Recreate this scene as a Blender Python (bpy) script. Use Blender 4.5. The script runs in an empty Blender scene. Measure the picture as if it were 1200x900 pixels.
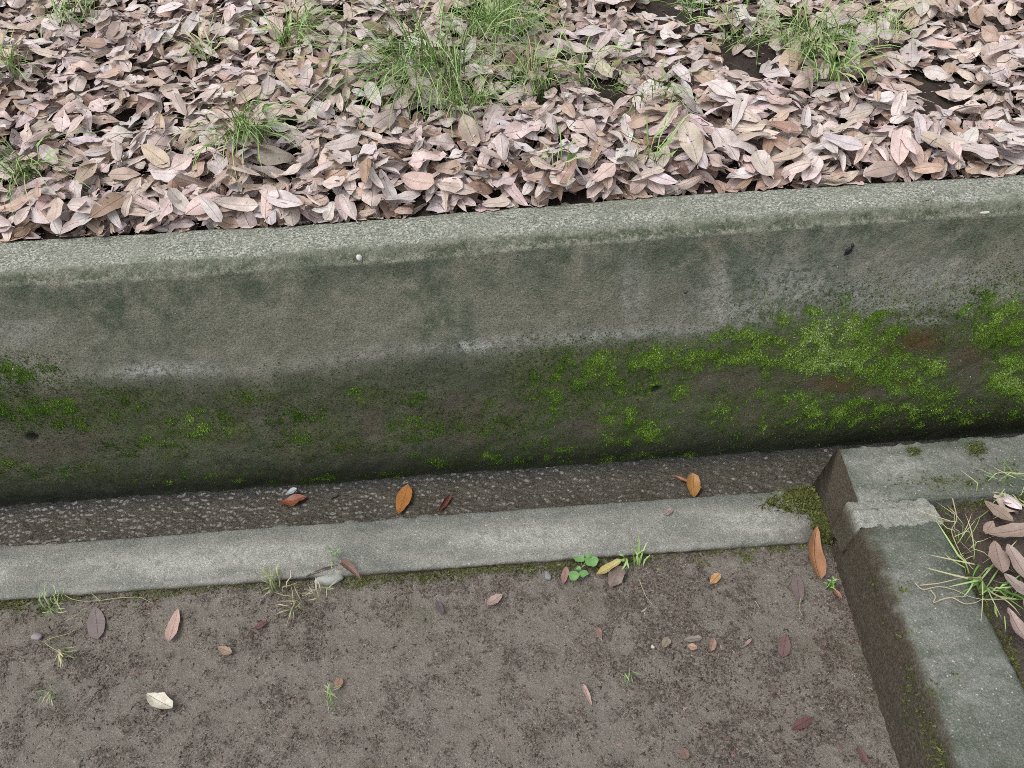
import bpy, math, random
import numpy as np
from mathutils import Vector, Matrix

rng = np.random.default_rng(7)
random.seed(7)
S = bpy.context.scene
COL = S.collection

# ------------------------------------------------------------------ camera
CAM_H, PITCH, ROLL, FPX = 1.5, math.radians(42), math.radians(4.1), 900.0
_f = np.array([0, math.cos(PITCH), -math.sin(PITCH)])
_u = np.array([0, math.sin(PITCH), math.cos(PITCH)])
_r = np.array([1.0, 0, 0])
EX = math.cos(ROLL) * _r - math.sin(ROLL) * _u
EY = math.sin(ROLL) * _r + math.cos(ROLL) * _u
C0 = np.array([0, 0, CAM_H])
cd = bpy.data.cameras.new("camera")
cam = bpy.data.objects.new("camera", cd)
COL.objects.link(cam)
cd.sensor_width = 36.0
cd.lens = 36.0 * FPX / 1200.0
cd.clip_start = 0.02
cd.clip_end = 500.0
cam.matrix_world = Matrix(((EX[0], EY[0], -_f[0], 0), (EX[1], EY[1], -_f[1], 0), (EX[2], EY[2], -_f[2], CAM_H), (0, 0, 0, 1)))
S.camera = cam

# ------------------------------------------------------------------ sky, sun, exposure
SUN_EL, SUN_AZ = math.radians(62), math.radians(-120)      # azimuth from +Y, clockwise
W = bpy.data.worlds.new("World")
S.world = W
W.use_nodes = True
wt = W.node_tree
wt.nodes.clear()
sky = wt.nodes.new("ShaderNodeTexSky")
sky.sky_type = 'NISHITA'
sky.sun_disc = False
sky.sun_elevation = SUN_EL
sky.sun_rotation = SUN_AZ
sky.air_density = 1.0
sky.dust_density = 3.0
hs = wt.nodes.new("ShaderNodeHueSaturation")
hs.inputs['Saturation'].default_value = 0.22
bg = wt.nodes.new("ShaderNodeBackground")
bg.inputs['Strength'].default_value = 0.15
wo = wt.nodes.new("ShaderNodeOutputWorld")
wt.links.new(sky.outputs[0], hs.inputs['Color'])
wt.links.new(hs.outputs[0], bg.inputs['Color'])
wt.links.new(bg.outputs[0], wo.inputs['Surface'])
sd = bpy.data.lights.new("sun", 'SUN')
sun = bpy.data.objects.new("sun", sd)
COL.objects.link(sun)
sd.energy = 1.0
sd.angle = math.radians(40)
sd.color = (1.0, 0.97, 0.93)
_sv = Vector((math.cos(SUN_EL) * math.sin(SUN_AZ), math.cos(SUN_EL) * math.cos(SUN_AZ), math.sin(SUN_EL)))
sun.rotation_euler = (-_sv).to_track_quat('-Z', 'Y').to_euler()
S.view_settings.view_transform = 'Standard'
S.view_settings.look = 'None'
S.view_settings.gamma = 1.0
S.view_settings.exposure = 0.30
S.cycles.use_denoising = False
S.cycles.denoiser = 'OPENIMAGEDENOISE'
S.cycles.denoising_input_passes = 'RGB_ALBEDO_NORMAL'
S.cycles.denoising_prefilter = 'ACCURATE'
S.cycles.pixel_filter_type = 'GAUSSIAN'
S.cycles.filter_width = 1.0
S.cycles.max_bounces = 6
S.cycles.diffuse_bounces = 3
S.cycles.glossy_bounces = 2

# ------------------------------------------------------------------ small tools
def atz(x, y, z):
    d = _f * FPX + EX * (x - 600) - EY * (y - 450)
    return C0 + d * (z - CAM_H) / d[2]

def aty(x, y, Y):
    d = _f * FPX + EX * (x - 600) - EY * (y - 450)
    return C0 + d * (Y / d[1])

def photo_xy(V):
    q = V - C0
    z = q @ _f
    return 600 + FPX * (q @ EX) / z, 450 - FPX * (q @ EY) / z

def _h(ix, iy, seed):
    n = (ix * 374761393 + iy * 668265263 + seed * 974634533) & 0xFFFFFFFF
    n = ((n ^ (n >> 13)) * 1274126177) & 0xFFFFFFFF
    n = (n ^ (n >> 16)) & 0xFFFF
    return n / 65535.0

def vnoise(x, y, seed=0):
    """value noise 0..1"""
    x = np.asarray(x, float); y = np.asarray(y, float)
    ix = np.floor(x).astype(np.int64); iy = np.floor(y).astype(np.int64)
    fx = x - ix; fy = y - iy
    fx = fx * fx * fx * (fx * (fx * 6 - 15) + 10); fy = fy * fy * fy * (fy * (fy * 6 - 15) + 10)
    a = _h(ix, iy, seed); b = _h(ix + 1, iy, seed); c = _h(ix, iy + 1, seed); d = _h(ix + 1, iy + 1, seed)
    return (a + (b - a) * fx) * (1 - fy) + (c + (d - c) * fx) * fy

def fbm(x, y, seed=0, octv=4, gain=0.5):
    s = 0; a = 1.0; t = 0
    for i in range(octv):
        k = 2.03 ** i
        s = s + a * vnoise(x * k + 17.3 * i, y * k - 9.1 * i, seed + i * 13)
        t += a; a *= gain
    return s / t

def sstep(a, b, x):
    t = np.clip((x - a) / (b - a), 0, 1)
    return t * t * (3 - 2 * t)

def blob(px, py, lst):
    """soft spots: (x, y, rx, ry, amount) in photo units, laid on the surface once when it is built"""
    s = np.zeros_like(px)
    for b in lst:
        d = ((px - b[0]) / b[2]) ** 2 + ((py - b[1]) / b[3]) ** 2
        s = np.maximum(s, (b[4] if len(b) > 4 else 1.0) * np.exp(-d ** 1.3 * 0.7))
    return s

def mesh_np(name, V, F, mats=(), parent=None, smooth=True, attrs=None, uv=None, link=True):
    V = np.asarray(V, np.float32); F = np.asarray(F, np.int32)
    me = bpy.data.meshes.new(name)
    k = F.shape[1]
    me.vertices.add(len(V)); me.vertices.foreach_set("co", V.ravel())
    me.loops.add(F.size); me.loops.foreach_set("vertex_index", F.ravel())
    me.polygons.add(len(F))
    me.polygons.foreach_set("loop_start", np.arange(0, F.size, k, dtype=np.int32))
    me.polygons.foreach_set("use_smooth", np.full(len(F), smooth, bool))
    me.update(calc_edges=True)
    me.validate()
    for m in (mats if isinstance(mats, (list, tuple)) else [mats]):
        me.materials.append(m)
    for a, v in (attrs or {}).items():
        v = np.asarray(v, np.float32)
        if v.ndim == 2:
            at = me.attributes.new(a, 'FLOAT_COLOR', 'POINT'); at.data.foreach_set("color", v.ravel())
        else:
            at = me.attributes.new(a, 'FLOAT', 'POINT'); at.data.foreach_set("value", v)
    if uv is not None:
        l = me.uv_layers.new(name="UVMap")
        l.data.foreach_set("uv", np.asarray(uv, np.float32)[F.ravel()].ravel())
    if not link:
        return me
    return obj(name, me, parent)

def obj(name, me, parent=None):
    o = bpy.data.objects.new(name, me)
    COL.objects.link(o)
    if parent is not None:
        o.parent = parent
    return o

def grid_faces(nr, nc):
    i = np.arange(nr - 1)[:, None] * nc + np.arange(nc - 1)[None, :]
    return np.stack([i, i + 1, i + nc + 1, i + nc], -1).reshape(-1, 4)

def tag(o, label, cat, group=None, kind=None):
    o['label'] = label; o['category'] = cat
    if group: o['group'] = group
    if kind: o['kind'] = kind
    return o

def structure(o):
    o['kind'] = 'structure'
    return o

# ------------------------------------------------------------------ material helper
class M:
    def __init__(self, name):
        self.m = bpy.data.materials.new(name); self.m.use_nodes = True
        self.t = self.m.node_tree; self.b = self.t.nodes['Principled BSDF']
        self.co = self.t.nodes.new('ShaderNodeTexCoord').outputs['Object']
    def put(self, sock, v):
        if v is None: return
        if hasattr(v, 'is_output'): self.t.links.new(v, sock)
        elif isinstance(v, (tuple, list)) and len(v) == 3 and len(sock.default_value) == 4: sock.default_value = (*v, 1)
        else: sock.default_value = v
    def noise(self, scale, detail=4, rough=0.55, vec=None, dist=0.0, out='Fac'):
        n = self.t.nodes.new('ShaderNodeTexNoise')
        self.put(n.inputs['Vector'], vec or self.co)
        n.inputs['Scale'].default_value = scale; n.inputs['Detail'].default_value = detail
        n.inputs['Roughness'].default_value = rough; n.inputs['Distortion'].default_value = dist
        return n.outputs[out]
    def vor(self, scale, feature='F1', vec=None, out='Distance', rnd=1.0):
        n = self.t.nodes.new('ShaderNodeTexVoronoi'); n.feature = feature
        self.put(n.inputs['Vector'], vec or self.co)
        n.inputs['Scale'].default_value = scale; n.inputs['Randomness'].default_value = rnd
        return n.outputs[out]
    def scale(self, v, vec=None):
        n = self.t.nodes.new('ShaderNodeMapping'); n.inputs['Scale'].default_value = v
        self.put(n.inputs['Vector'], vec or self.co); return n.outputs[0]
    def ramp(self, fac, stops, interp='LINEAR'):
        n = self.t.nodes.new('ShaderNodeValToRGB'); n.color_ramp.interpolation = interp
        e = n.color_ramp.elements
        while len(e) < len(stops): e.new(0.5)
        for el, (p, c) in zip(e, stops):
            el.position = p; el.color = (c, c, c, 1) if not isinstance(c, (tuple, list)) else (*c, 1)
        self.put(n.inputs[0], fac); return n.outputs[0]
    def step(self, fac, a, b, lo=0.0, hi=1.0):
        n = self.t.nodes.new('ShaderNodeMapRange'); n.interpolation_type = 'SMOOTHSTEP'
        self.put(n.inputs['Value'], fac)
        n.inputs['From Min'].default_value = a; n.inputs['From Max'].default_value = b
        n.inputs['To Min'].default_value = lo; n.inputs['To Max'].default_value = hi
        return n.outputs[0]
    def mix(self, fac, a, b, mode='MIX'):
        n = self.t.nodes.new('ShaderNodeMix'); n.data_type = 'RGBA'; n.blend_type = mode; n.clamp_factor = True
        self.put(n.inputs[0], fac); self.put(n.inputs[6], a); self.put(n.inputs[7], b)
        return n.outputs[2]
    def math(self, op, a, b=None):
        n = self.t.nodes.new('ShaderNodeMath'); n.operation = op
        self.put(n.inputs[0], a)
        if b is not None: self.put(n.inputs[1], b)
        return n.outputs[0]
    def attr(self, name, out='Fac'):
        n = self.t.nodes.new('ShaderNodeAttribute'); n.attribute_name = name; return n.outputs[out]
    def node(self, idname, out):
        return self.t.nodes.new(idname).outputs[out]
    def bump(self, h, dist, strength=1.0, nrm=None):
        n = self.t.nodes.new('ShaderNodeBump'); n.inputs['Distance'].default_value = dist
        n.inputs['Strength'].default_value = strength
        self.put(n.inputs['Height'], h)
        if nrm is not None: self.put(n.inputs['Normal'], nrm)
        return n.outputs[0]
    def done(self, col, rough=0.8, nrm=None, spec=0.4, coat=0.0, coat_r=0.1):
        b = self.b.inputs
        self.put(b['Base Color'], col); self.put(b['Roughness'], rough); self.put(b['Normal'], nrm)
        self.put(b['Specular IOR Level'], spec)
        if coat: self.put(b['Coat Weight'], coat); b['Coat Roughness'].default_value = coat_r
        return self.m

def flat(name, col, rough=0.7, spec=0.4, var=0.25, scale=200):
    m = M(name)
    n = m.noise(scale, 3)
    c = m.mix(n, tuple(x * (1 - var) for x in col), tuple(min(1, x * (1 + var)) for x in col))
    return m.done(c, rough, m.bump(n, 0.0006), spec)

# ---- wall concrete
def mat_wall():
    m = M("wall_concrete")
    big = m.noise(5, 5); mid = m.noise(22, 6, 0.65); fine = m.noise(210, 4, 0.75); grit = m.noise(380, 2, 0.6)
    gr2 = m.noise(210, 3, 0.75, m.scale((1, 1.3, 0.8)))
    c = m.ramp(mid, [(0.3, (0.185, 0.192, 0.148)), (0.5, (0.258, 0.256, 0.200)), (0.70, (0.335, 0.322, 0.258))])
    c = m.mix(m.step(big, 0.42, 0.62, 0, 0.5), c, (0.200, 0.214, 0.166))
    c = m.mix(m.step(fine, 0.51, 0.62, 0, 0.52), c, (0.42, 0.395, 0.315))
    c = m.mix(m.step(fine, 0.48, 0.38, 0, 0.52), c, (0.085, 0.088, 0.062))
    # teal algae under the chamfer and in streaks
    al = m.math('MULTIPLY', m.attr('algae'), m.step(m.noise(16, 6, 0.75), 0.36, 0.60))
    alc = m.ramp(gr2, [(0.35, (0.048, 0.075, 0.048)), (0.52, (0.090, 0.125, 0.080)), (0.68, (0.17, 0.20, 0.145))])
    c = m.mix(m.math('MULTIPLY', al, 0.85), c, alc)
    # lower zone film
    lo = m.math('MULTIPLY', m.attr('damp'), m.step(m.noise(14, 6, 0.7), 0.2, 0.6, 0.65, 1.0))
    loc = m.ramp(m.noise(34, 6, 0.75), [(0.32, (0.024, 0.034, 0.024)), (0.47, (0.052, 0.062, 0.040)), (0.56, (0.088, 0.088, 0.060)), (0.68, (0.150, 0.125, 0.095))])
    loc = m.mix(m.step(gr2, 0.53, 0.62, 0, 0.65), loc, (0.165, 0.158, 0.12))
    loc = m.mix(m.step(gr2, 0.46, 0.38, 0, 0.5), loc, (0.020, 0.026, 0.018))
    loc = m.mix(m.step(m.noise(9, 5, 0.7), 0.40, 0.60, 0.15, 0.75), loc, (0.046, 0.070, 0.022))
    loc = m.mix(m.math('MULTIPLY', m.attr('film'), m.step(m.noise(40, 6, 0.85), 0.40, 0.58, 0.05, 0.95)), loc, m.ramp(m.noise(150, 4, 0.75), [(0.35, (0.040, 0.060, 0.010)), (0.65, (0.135, 0.155, 0.026))]))
    c = m.mix(lo, c, loc)
    si = m.math('MULTIPLY', m.attr('silt'), m.step(m.noise(60, 5, 0.7), 0.3, 0.55, 0, 0.9))
    c = m.mix(si, c, m.ramp(fine, [(0.35, (0.095, 0.075, 0.058)), (0.65, (0.185, 0.145, 0.115))]))
    c = m.mix(m.math('MULTIPLY', m.attr('foot'), m.step(mid, 0.25, 0.6, 1.0, 0.75)), c, m.ramp(gr2, [(0.4, (0.016, 0.020, 0.013)), (0.6, (0.036, 0.044, 0.028)), (0.72, (0.085, 0.09, 0.065))]))  # near-black foot: algae tone with the gap's shade painted in
    mo = m.math('MULTIPLY', m.attr('moss'), m.step(m.noise(70, 6, 0.8), 0.42, 0.60, 0.05, 0.9))
    c = m.mix(mo, c, m.ramp(m.noise(120, 5, 0.75), [(0.3, (0.024, 0.046, 0.008)), (0.5, (0.066, 0.110, 0.014)), (0.7, (0.150, 0.205, 0.030))]))
    ru = m.math('MULTIPLY', m.attr('rust'), m.step(fine, 0.3, 0.6))
    c = m.mix(ru, c, (0.150, 0.062, 0.018))
    # cap: lichen speckle
    sp = m.noise(170, 5, 0.85)
    capc = m.ramp(sp, [(0.38, (0.10, 0.12, 0.085)), (0.46, (0.235, 0.248, 0.198)), (0.53, (0.43, 0.44, 0.375)), (0.61, (0.74, 0.74, 0.67))])
    capc = m.mix(m.step(m.noise(9, 5, 0.7), 0.45, 0.62, 0, 0.65), capc, m.ramp(sp, [(0.36, (0.20, 0.215, 0.165)), (0.62, (0.40, 0.41, 0.345))]))
    capc = m.mix(m.step(m.noise(22, 6, 0.75), 0.52, 0.62, 0, 0.6), capc, m.ramp(sp, [(0.36, (0.10, 0.125, 0.085)), (0.62, (0.27, 0.29, 0.23))]))
    c = m.mix(m.attr('cap'), c, capc)
    chc = m.ramp(m.noise(120, 5, 0.8), [(0.37, (0.055, 0.072, 0.042)), (0.52, (0.125, 0.145, 0.095)), (0.60, (0.26, 0.26, 0.185)), (0.70, (0.48, 0.47, 0.38))])
    chc = m.mix(m.step(m.noise(13, 4, 0.7), 0.48, 0.60, 0, 0.75), chc, (0.10, 0.125, 0.085))
    c = m.mix(m.attr('chamfer'), c, chc)
    c = m.mix(m.math('MULTIPLY', m.attr('rim'), m.step(m.noise(60, 6, 0.8), 0.47, 0.56, 0, 0.7)), c, (0.44, 0.44, 0.36))
    pe = m.math('MULTIPLY', m.attr('pale'), m.step(m.noise(75, 6, 0.85), 0.42, 0.56))
    c = m.mix(pe, c, (0.50, 0.51, 0.48))
    # grain: light and dark grit, pits
    c = m.mix(m.step(grit, 0.61, 0.69, 0, 0.40), c, (0.38, 0.37, 0.31))
    c = m.mix(m.step(m.noise(200, 3, 0.75), 0.62, 0.67, 0, 0.8), c, (0.025, 0.026, 0.020))
    vd = m.vor(85); vc = m.vor(85, out='Color')
    dot = m.math('MULTIPLY', m.step(vd, 0.08, 0.15, 1, 0), m.math('GREATER_THAN', m.math('MULTIPLY', vc, 1.0), 0.86))
    c = m.mix(m.math('MULTIPLY', dot, 0.7), c, (0.55, 0.57, 0.52))
    h = m.math('ADD', m.math('MULTIPLY', fine, 0.8), m.math('ADD', m.math('MULTIPLY', grit, 0.35), mid))
    rough = m.step(m.attr('damp'), 0, 1, 0.9, 0.6)
    return m.done(c, rough, m.bump(h, 0.006), 0.3)

def mat_kerb(name, pale, dark, green):
    m = M(name)
    big = m.noise(9, 5, 0.6, m.scale((1.0, 2.5, 1.0))); mid = m.noise(45, 5, 0.7); fine = m.noise(250, 4, 0.75); grit = m.noise(340, 3, 0.7)
    c = m.mix(m.step(mid, 0.3, 0.7), dark, pale)
    c = m.mix(m.step(big, 0.44, 0.62, 0, 0.75), c, green)
    c = m.mix(m.step(fine, 0.51, 0.64, 0, 0.38), c, tuple(min(0.75, x * 1.65) for x in pale))
    c = m.mix(m.step(fine, 0.48, 0.36, 0, 0.42), c, tuple(x * 0.5 for x in dark))
    c = m.mix(m.step(grit, 0.62, 0.68, 0, 0.65), c, (0.055, 0.06, 0.05))
    c = m.mix(m.step(m.noise(120, 3, 0.7, m.scale((1.1, .9, 1.0))), 0.62, 0.70, 0, 0.6), c, (0.50, 0.51, 0.48))
    for sc, th, wd in ((48, 0.74, 0.08), (105, 0.66, 0.13)):
        vd = m.vor(sc); vc = m.vor(sc, out='Color')
        dot = m.math('MULTIPLY', m.step(vd, wd, wd + 0.07, 1, 0), m.math('GREATER_THAN', vc, th))
        c = m.mix(m.math('MULTIPLY', dot, 0.8), c, (0.66, 0.68, 0.64))
    c = m.mix(m.math('MULTIPLY', m.attr('worn'), m.step(mid, 0.34, 0.58, 0.25, 0.9)), c, m.mix(m.step(fine, 0.42, 0.60), tuple(x * 1.12 for x in pale), tuple(min(.75, x * 1.75) for x in pale)))
    c = m.mix(m.math('MULTIPLY', m.attr('grime'), m.step(mid, 0.30, 0.60, 0.35, 0.85)), c, m.mix(m.step(fine, 0.42, 0.60), tuple(x * 0.55 for x in green), tuple(x * 1.05 for x in green)))
    # soil film and moss stain on the faces that carry them
    so = m.math('MULTIPLY', m.attr('soil'), m.step(m.noise(60, 5, 0.7), 0.2, 0.5, 0.75, 1))
    c = m.mix(so, c, m.ramp(m.noise(190, 5, 0.8), [(0.34, (0.038, 0.031, 0.023)), (0.50, (0.088, 0.073, 0.054)), (0.62, (0.135, 0.112, 0.083)), (0.72, (0.24, 0.20, 0.15))]))
    mo = m.math('MULTIPLY', m.attr('moss'), m.step(m.noise(90, 5, 0.75), 0.36, 0.58, 0.1, 0.95))
    c = m.mix(mo, c, m.ramp(m.noise(110, 4, 0.7), [(0.3, (0.026, 0.036, 0.010)), (0.7, (0.095, 0.115, 0.022))]))
    h = m.math('ADD', m.math('MULTIPLY', fine, 0.9), m.math('ADD', mid, m.math('MULTIPLY', grit, -0.3)))
    return m.done(c, 0.85, m.bump(h, 0.005), 0.3)

def mat_soil(name, silt, dark):
    m = M(name)
    mid = m.noise(60, 6, 0.7); fine = m.noise(120, 5, 0.8); vf = m.noise(300, 3, 0.75); big = m.noise(7, 4, 0.6)
    dens = m.math('MULTIPLY', m.math('SUBTRACT', m.attr('clump'), 0.55), 0.085)
    c = m.mix(m.step(m.noise(26, 5, 0.7), 0.35, 0.7), silt, tuple(x * 0.80 for x in silt))
    c = m.mix(m.step(big, 0.4, 0.65, 0, 0.5), c, (silt[0] * 0.92, silt[1] * 0.87, silt[2] * 0.85))
    c = m.mix(m.math('MULTIPLY', m.step(m.attr('clump'), 0.2, 1.0), 0.20), c, tuple(x * 1.7 for x in dark))
    gr = m.math('ADD', m.math('MULTIPLY', fine, 0.65), m.math('ADD', m.math('MULTIPLY', vf, 0.35), dens))
    c = m.mix(m.step(gr, 0.50, 0.60, 0, 0.80), c, dark)
    c = m.mix(m.step(m.noise(34, 4, 0.6), 0.66, 0.74, 0, 0.5), c, (0.125, 0.062, 0.055))
    c = m.mix(m.step(m.noise(27, 4, 0.6, m.scale((1.1, 0.9, 1))), 0.67, 0.75, 0, 0.5), c, (0.10, 0.085, 0.098))
    c = m.mix(m.step(m.noise(330, 2, 0.6, m.scale((.9, 1.1, 1))), 0.60, 0.67, 0, 0.7), c, tuple(min(.6, x * 1.8) for x in silt))
    c = m.mix(m.step(m.noise(5, 5, 0.7, m.scale((1, 1.2, 1))), 0.52, 0.66, 0, 0.35), c, (0.125, 0.125, 0.075))
    mo = m.math('MULTIPLY', m.attr('moss'), m.step(m.noise(100, 5, 0.75), 0.38, 0.60, 0.0, 0.9))
    c = m.mix(mo, c, m.ramp(m.noise(90, 4, 0.7), [(0.3, (0.030, 0.034, 0.012)), (0.7, (0.085, 0.092, 0.028))]))
    h = m.math('ADD', m.math('MULTIPLY', fine, 1.0), m.math('ADD', mid, m.math('MULTIPLY', vf, .4)))
    return m.done(c, 0.8, m.bump(h, 0.006), 0.3)

def mat_bed():
    m = M("channel_wet_bed")
    v = m.scale((1.0, 1.15, 1.0))
    rip = m.noise(120, 4, 0.7, m.scale((0.8, 1.7, 1.0)), dist=0.6); mid = m.noise(40, 5, 0.7); fine = m.noise(230, 4, 0.7)
    c = m.ramp(mid, [(0.3, (0.072, 0.062, 0.047)), (0.55, (0.122, 0.105, 0.078)), (0.75, (0.175, 0.150, 0.118))])
    c = m.mix(m.step(m.noise(9, 4), 0.45, 0.65, 0, 0.6), c, (0.070, 0.060, 0.034))
    glint_fleck = m.noise(150, 4, 0.7, m.scale((0.8, 1.5, 1.0)), dist=0.8)
    c = m.mix(m.step(glint_fleck, 0.52, 0.66, 0, 0.55), c, (0.22, 0.205, 0.185))  # pale flecks painted into the colour in place of wet glints
    c = m.mix(m.step(glint_fleck, 0.47, 0.38, 0, 0.70), c, (0.035, 0.030, 0.025))
    c = m.mix(m.attr('moss'), c, (0.035, 0.040, 0.040))  # here the moss attribute only turns the bed darker grey
    h = m.math('ADD', rip, m.math('ADD', m.math('MULTIPLY', glint_fleck, 0.8), m.math('MULTIPLY', fine, 0.2)))
    return m.done(c, 0.16, m.bump(h, 0.006), 0.7, 0.55, 0.16)

def mat_leaf(name, stuff):
    m = M(name)
    if stuff:
        col = m.attr('col', 'Color'); rnd = m.node('ShaderNodeNewGeometry', 'Random Per Island')
    else:
        oi = m.t.nodes.new('ShaderNodeObjectInfo'); col = oi.outputs['Color']; rnd = oi.outputs['Random']
    g = m.t.nodes.new('ShaderNodeNewGeometry')
    uv = m.t.nodes.new('ShaderNodeUVMap').outputs[0]
    sx = m.t.nodes.new('ShaderNodeSeparateXYZ'); m.put(sx.inputs[0], uv)
    u, v = sx.outputs[0], sx.outputs[1]
    av = m.math('ABSOLUTE', v)
    off = m.t.nodes.new('ShaderNodeCombineXYZ'); m.put(off.inputs[0], m.math('MULTIPLY', rnd, 37.0))
    ad = m.t.nodes.new('ShaderNodeVectorMath'); ad.operation = 'ADD'
    m.put(ad.inputs[0], m.scale((7, 2.2, 1), uv)); m.put(ad.inputs[1], off.outputs[0])
    pv = ad.outputs[0]
    blot = m.noise(0.55, 4, 0.6, pv); spk = m.noise(5.0, 3, 0.7, pv)
    # the two faces of a blade differ: back face paler and greyer
    pale = m.mix(0.40, col, (0.55, 0.49, 0.47))
    c = m.mix(g.outputs['Backfacing'], col, pale)
    c = m.mix(m.step(blot, 0.40, 0.66, 0, 0.55), c, m.mix(0.45, c, (0.16, 0.095, 0.065)))
    c = m.mix(m.step(spk, 0.58, 0.68, 0, 0.6), c, (0.07, 0.045, 0.035))
    rib = m.step(av, 0.02, 0.09, 1, 0)
    c = m.mix(m.math('MULTIPLY', rib, 0.28), c, m.mix(0.5, c, (0.30, 0.20, 0.14)))
    w = m.math('SINE', m.math('SUBTRACT', m.math('MULTIPLY', u, 62.0), m.math('MULTIPLY', av, 9.0)))
    h = m.math('ADD', m.math('MULTIPLY', m.step(w, 0.7, 1.0), 0.10), m.math('ADD', m.math('MULTIPLY', rib, 0.8), m.math('MULTIPLY', spk, 0.5)))
    return m.done(c, 0.38, m.bump(h, 0.0014), 0.6)

def mat_blade(name, lo, mid, hi, dry):
    m = M(name)
    r = m.node('ShaderNodeNewGeometry', 'Random Per Island')
    r2 = m.attr('tint')
    c = m.ramp(r2, [(0.0, lo), (0.45, mid), (0.85, hi), (1.0, dry)])
    o = m.done(c, 0.45, None, 0.4)
    m.b.inputs['Transmission Weight'].default_value = 0.0
    return o

def mat_moss(name, cols):
    m = M(name)
    c = m.ramp(m.attr('tint'), cols)
    return m.done(c, 0.75, None, 0.25)

MW = mat_wall()
MK = mat_kerb("near_kerb_concrete", (0.380, 0.374, 0.336), (0.272, 0.272, 0.242), (0.228, 0.242, 0.210))
MK2 = mat_kerb("side_kerb_concrete", (0.285, 0.290, 0.258), (0.180, 0.192, 0.164), (0.132, 0.156, 0.115))
MMORTAR = mat_kerb("mortar", (0.40, 0.40, 0.36), (0.27, 0.275, 0.24), (0.20, 0.215, 0.17))
MSOIL = mat_soil("path_soil", (0.292, 0.263, 0.228), (0.098, 0.078, 0.064))
MBANK = mat_soil("bank_soil", (0.075, 0.055, 0.045), (0.030, 0.022, 0.018))
MPOCK = mat_soil("pocket_soil", (0.150, 0.118, 0.100), (0.048, 0.036, 0.030))
MBED = mat_bed()
ML = mat_leaf("fallen_leaf_blade", False)
MLS = mat_leaf("litter_leaf_blade", True)
MG = mat_blade("grass_blade", (0.085, 0.165, 0.035), (0.20, 0.345, 0.085), (0.40, 0.57, 0.22), (0.50, 0.47, 0.27))
MG2 = mat_blade("dry_grass_blade", (0.17, 0.22, 0.08), (0.27, 0.31, 0.13), (0.40, 0.40, 0.22), (0.50, 0.44, 0.30))
MM = mat_moss("wall_moss", [(0, (0.022, 0.048, 0.007)), (0.35, (0.078, 0.158, 0.014)), (0.7, (0.180, 0.310, 0.034)), (0.88, (0.33, 0.46, 0.12)), (1, (0.52, 0.62, 0.36))])
MM2 = mat_moss("kerb_moss", [(0, (0.030, 0.034, 0.012)), (0.4, (0.080, 0.090, 0.024)), (0.75, (0.16, 0.19, 0.05)), (1, (0.34, 0.36, 0.16))])
MCR = mat_moss("soil_crumb", [(0, (0.055, 0.042, 0.035)), (0.4, (0.105, 0.082, 0.068)), (0.7, (0.15, 0.115, 0.098)), (0.9, (0.25, 0.205, 0.175)), (0.96, (0.16, 0.07, 0.055)), (1, (0.42, 0.36, 0.30))])

# ------------------------------------------------------------------ retaining wall
_px = np.array([0, 100, 200, 300, 400, 500, 600, 700, 800, 900, 1000, 1100, 1200], float)
_lo = np.array([334, 331, 325, 316.5, 310, 304, 292.5, 284, 276, 269.5, 262.5, 256, 250.0])
_hi = np.array([321, 314, 306, 301, 292, 285, 277, 271, 261.5, 253.5, 246, 239.5, 235.0])
_bk = np.array([282, 276.5, 272, 266, 261, 253, 244.3, 236, 229, 222, 216, 210, 204.5])
YW = 1.395                                   # wall face at the chamfer
P_lo = np.array([aty(a, b, YW) for a, b in zip(_px, _lo)])
P_hi = np.array([aty(a, b, YW + 0.017) for a, b in zip(_px, _hi)])
P_bk = []
for (a, b), h in zip(zip(_px, _bk), P_hi):
    P_bk.append(atz(a, b, h[2] + 0.002))
P_bk = np.array(P_bk)

def prof(P, k):
    xs = np.linspace(-8, 8, 1601)
    v = np.interp(xs, P[:, 0], P[:, k])
    ker = np.hanning(31); ker /= ker.sum()
    v = np.convolve(np.pad(v, 15, 'edge'), ker, 'valid')
    return lambda x: np.interp(x, xs, v)
z_lo, z_hi, y_bk = prof(P_lo, 2), prof(P_hi, 2), prof(P_bk, 1)
BED_Z = -0.06

xs = np.concatenate([np.linspace(-8, -2.1, 40), np.arange(-2.09, 2.09, 0.006), np.linspace(2.1, 8, 40)])
n = len(xs)
rows, tagr = [], []
NF = 112
for i in range(NF + 1):
    t = i / NF
    zz = BED_Z - 0.05 + t * (z_lo(xs) - BED_Z + 0.05)
    zr = zz - BED_Z
    y = 1.372 + 0.014 * np.exp(-(zr / 0.05) ** 2) - 0.006 * np.exp(-((zr - 0.13) / 0.1) ** 2) + np.maximum(0, zr - 0.36) * ((YW - 1.372) / (z_lo(xs) - BED_Z - 0.36))
    rows.append(np.stack([xs, y, zz], 1)); tagr.append((0, t))
NC = 4
for i in range(1, NC + 1):
    t = i / NC
    rows.append(np.stack([xs, YW + 0.017 * t + 0 * xs, z_lo(xs) + (z_hi(xs) - z_lo(xs)) * t], 1)); tagr.append((1, t))
NT = 26
for i in range(1, NT + 1):
    t = i / NT
    y0 = YW + 0.017
    rows.append(np.stack([xs, y0 + (y_bk(xs) - y0) * t, z_hi(xs) + 0.003 * np.sin(t * 3.1)], 1)); tagr.append((2, t))
for dz in (0.008, 0.05, 0.9):
    rows.append(np.stack([xs, y_bk(xs) + 0.006, z_hi(xs) - dz], 1)); tagr.append((3, dz))
V = np.array(rows)                           # rows, cols, 3
reg = np.array([a for a, b in tagr]); tt = np.array([b for a, b in tagr])
nr = len(reg)
X, Z = V[:, :, 0].copy(), V[:, :, 2].copy()
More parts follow.
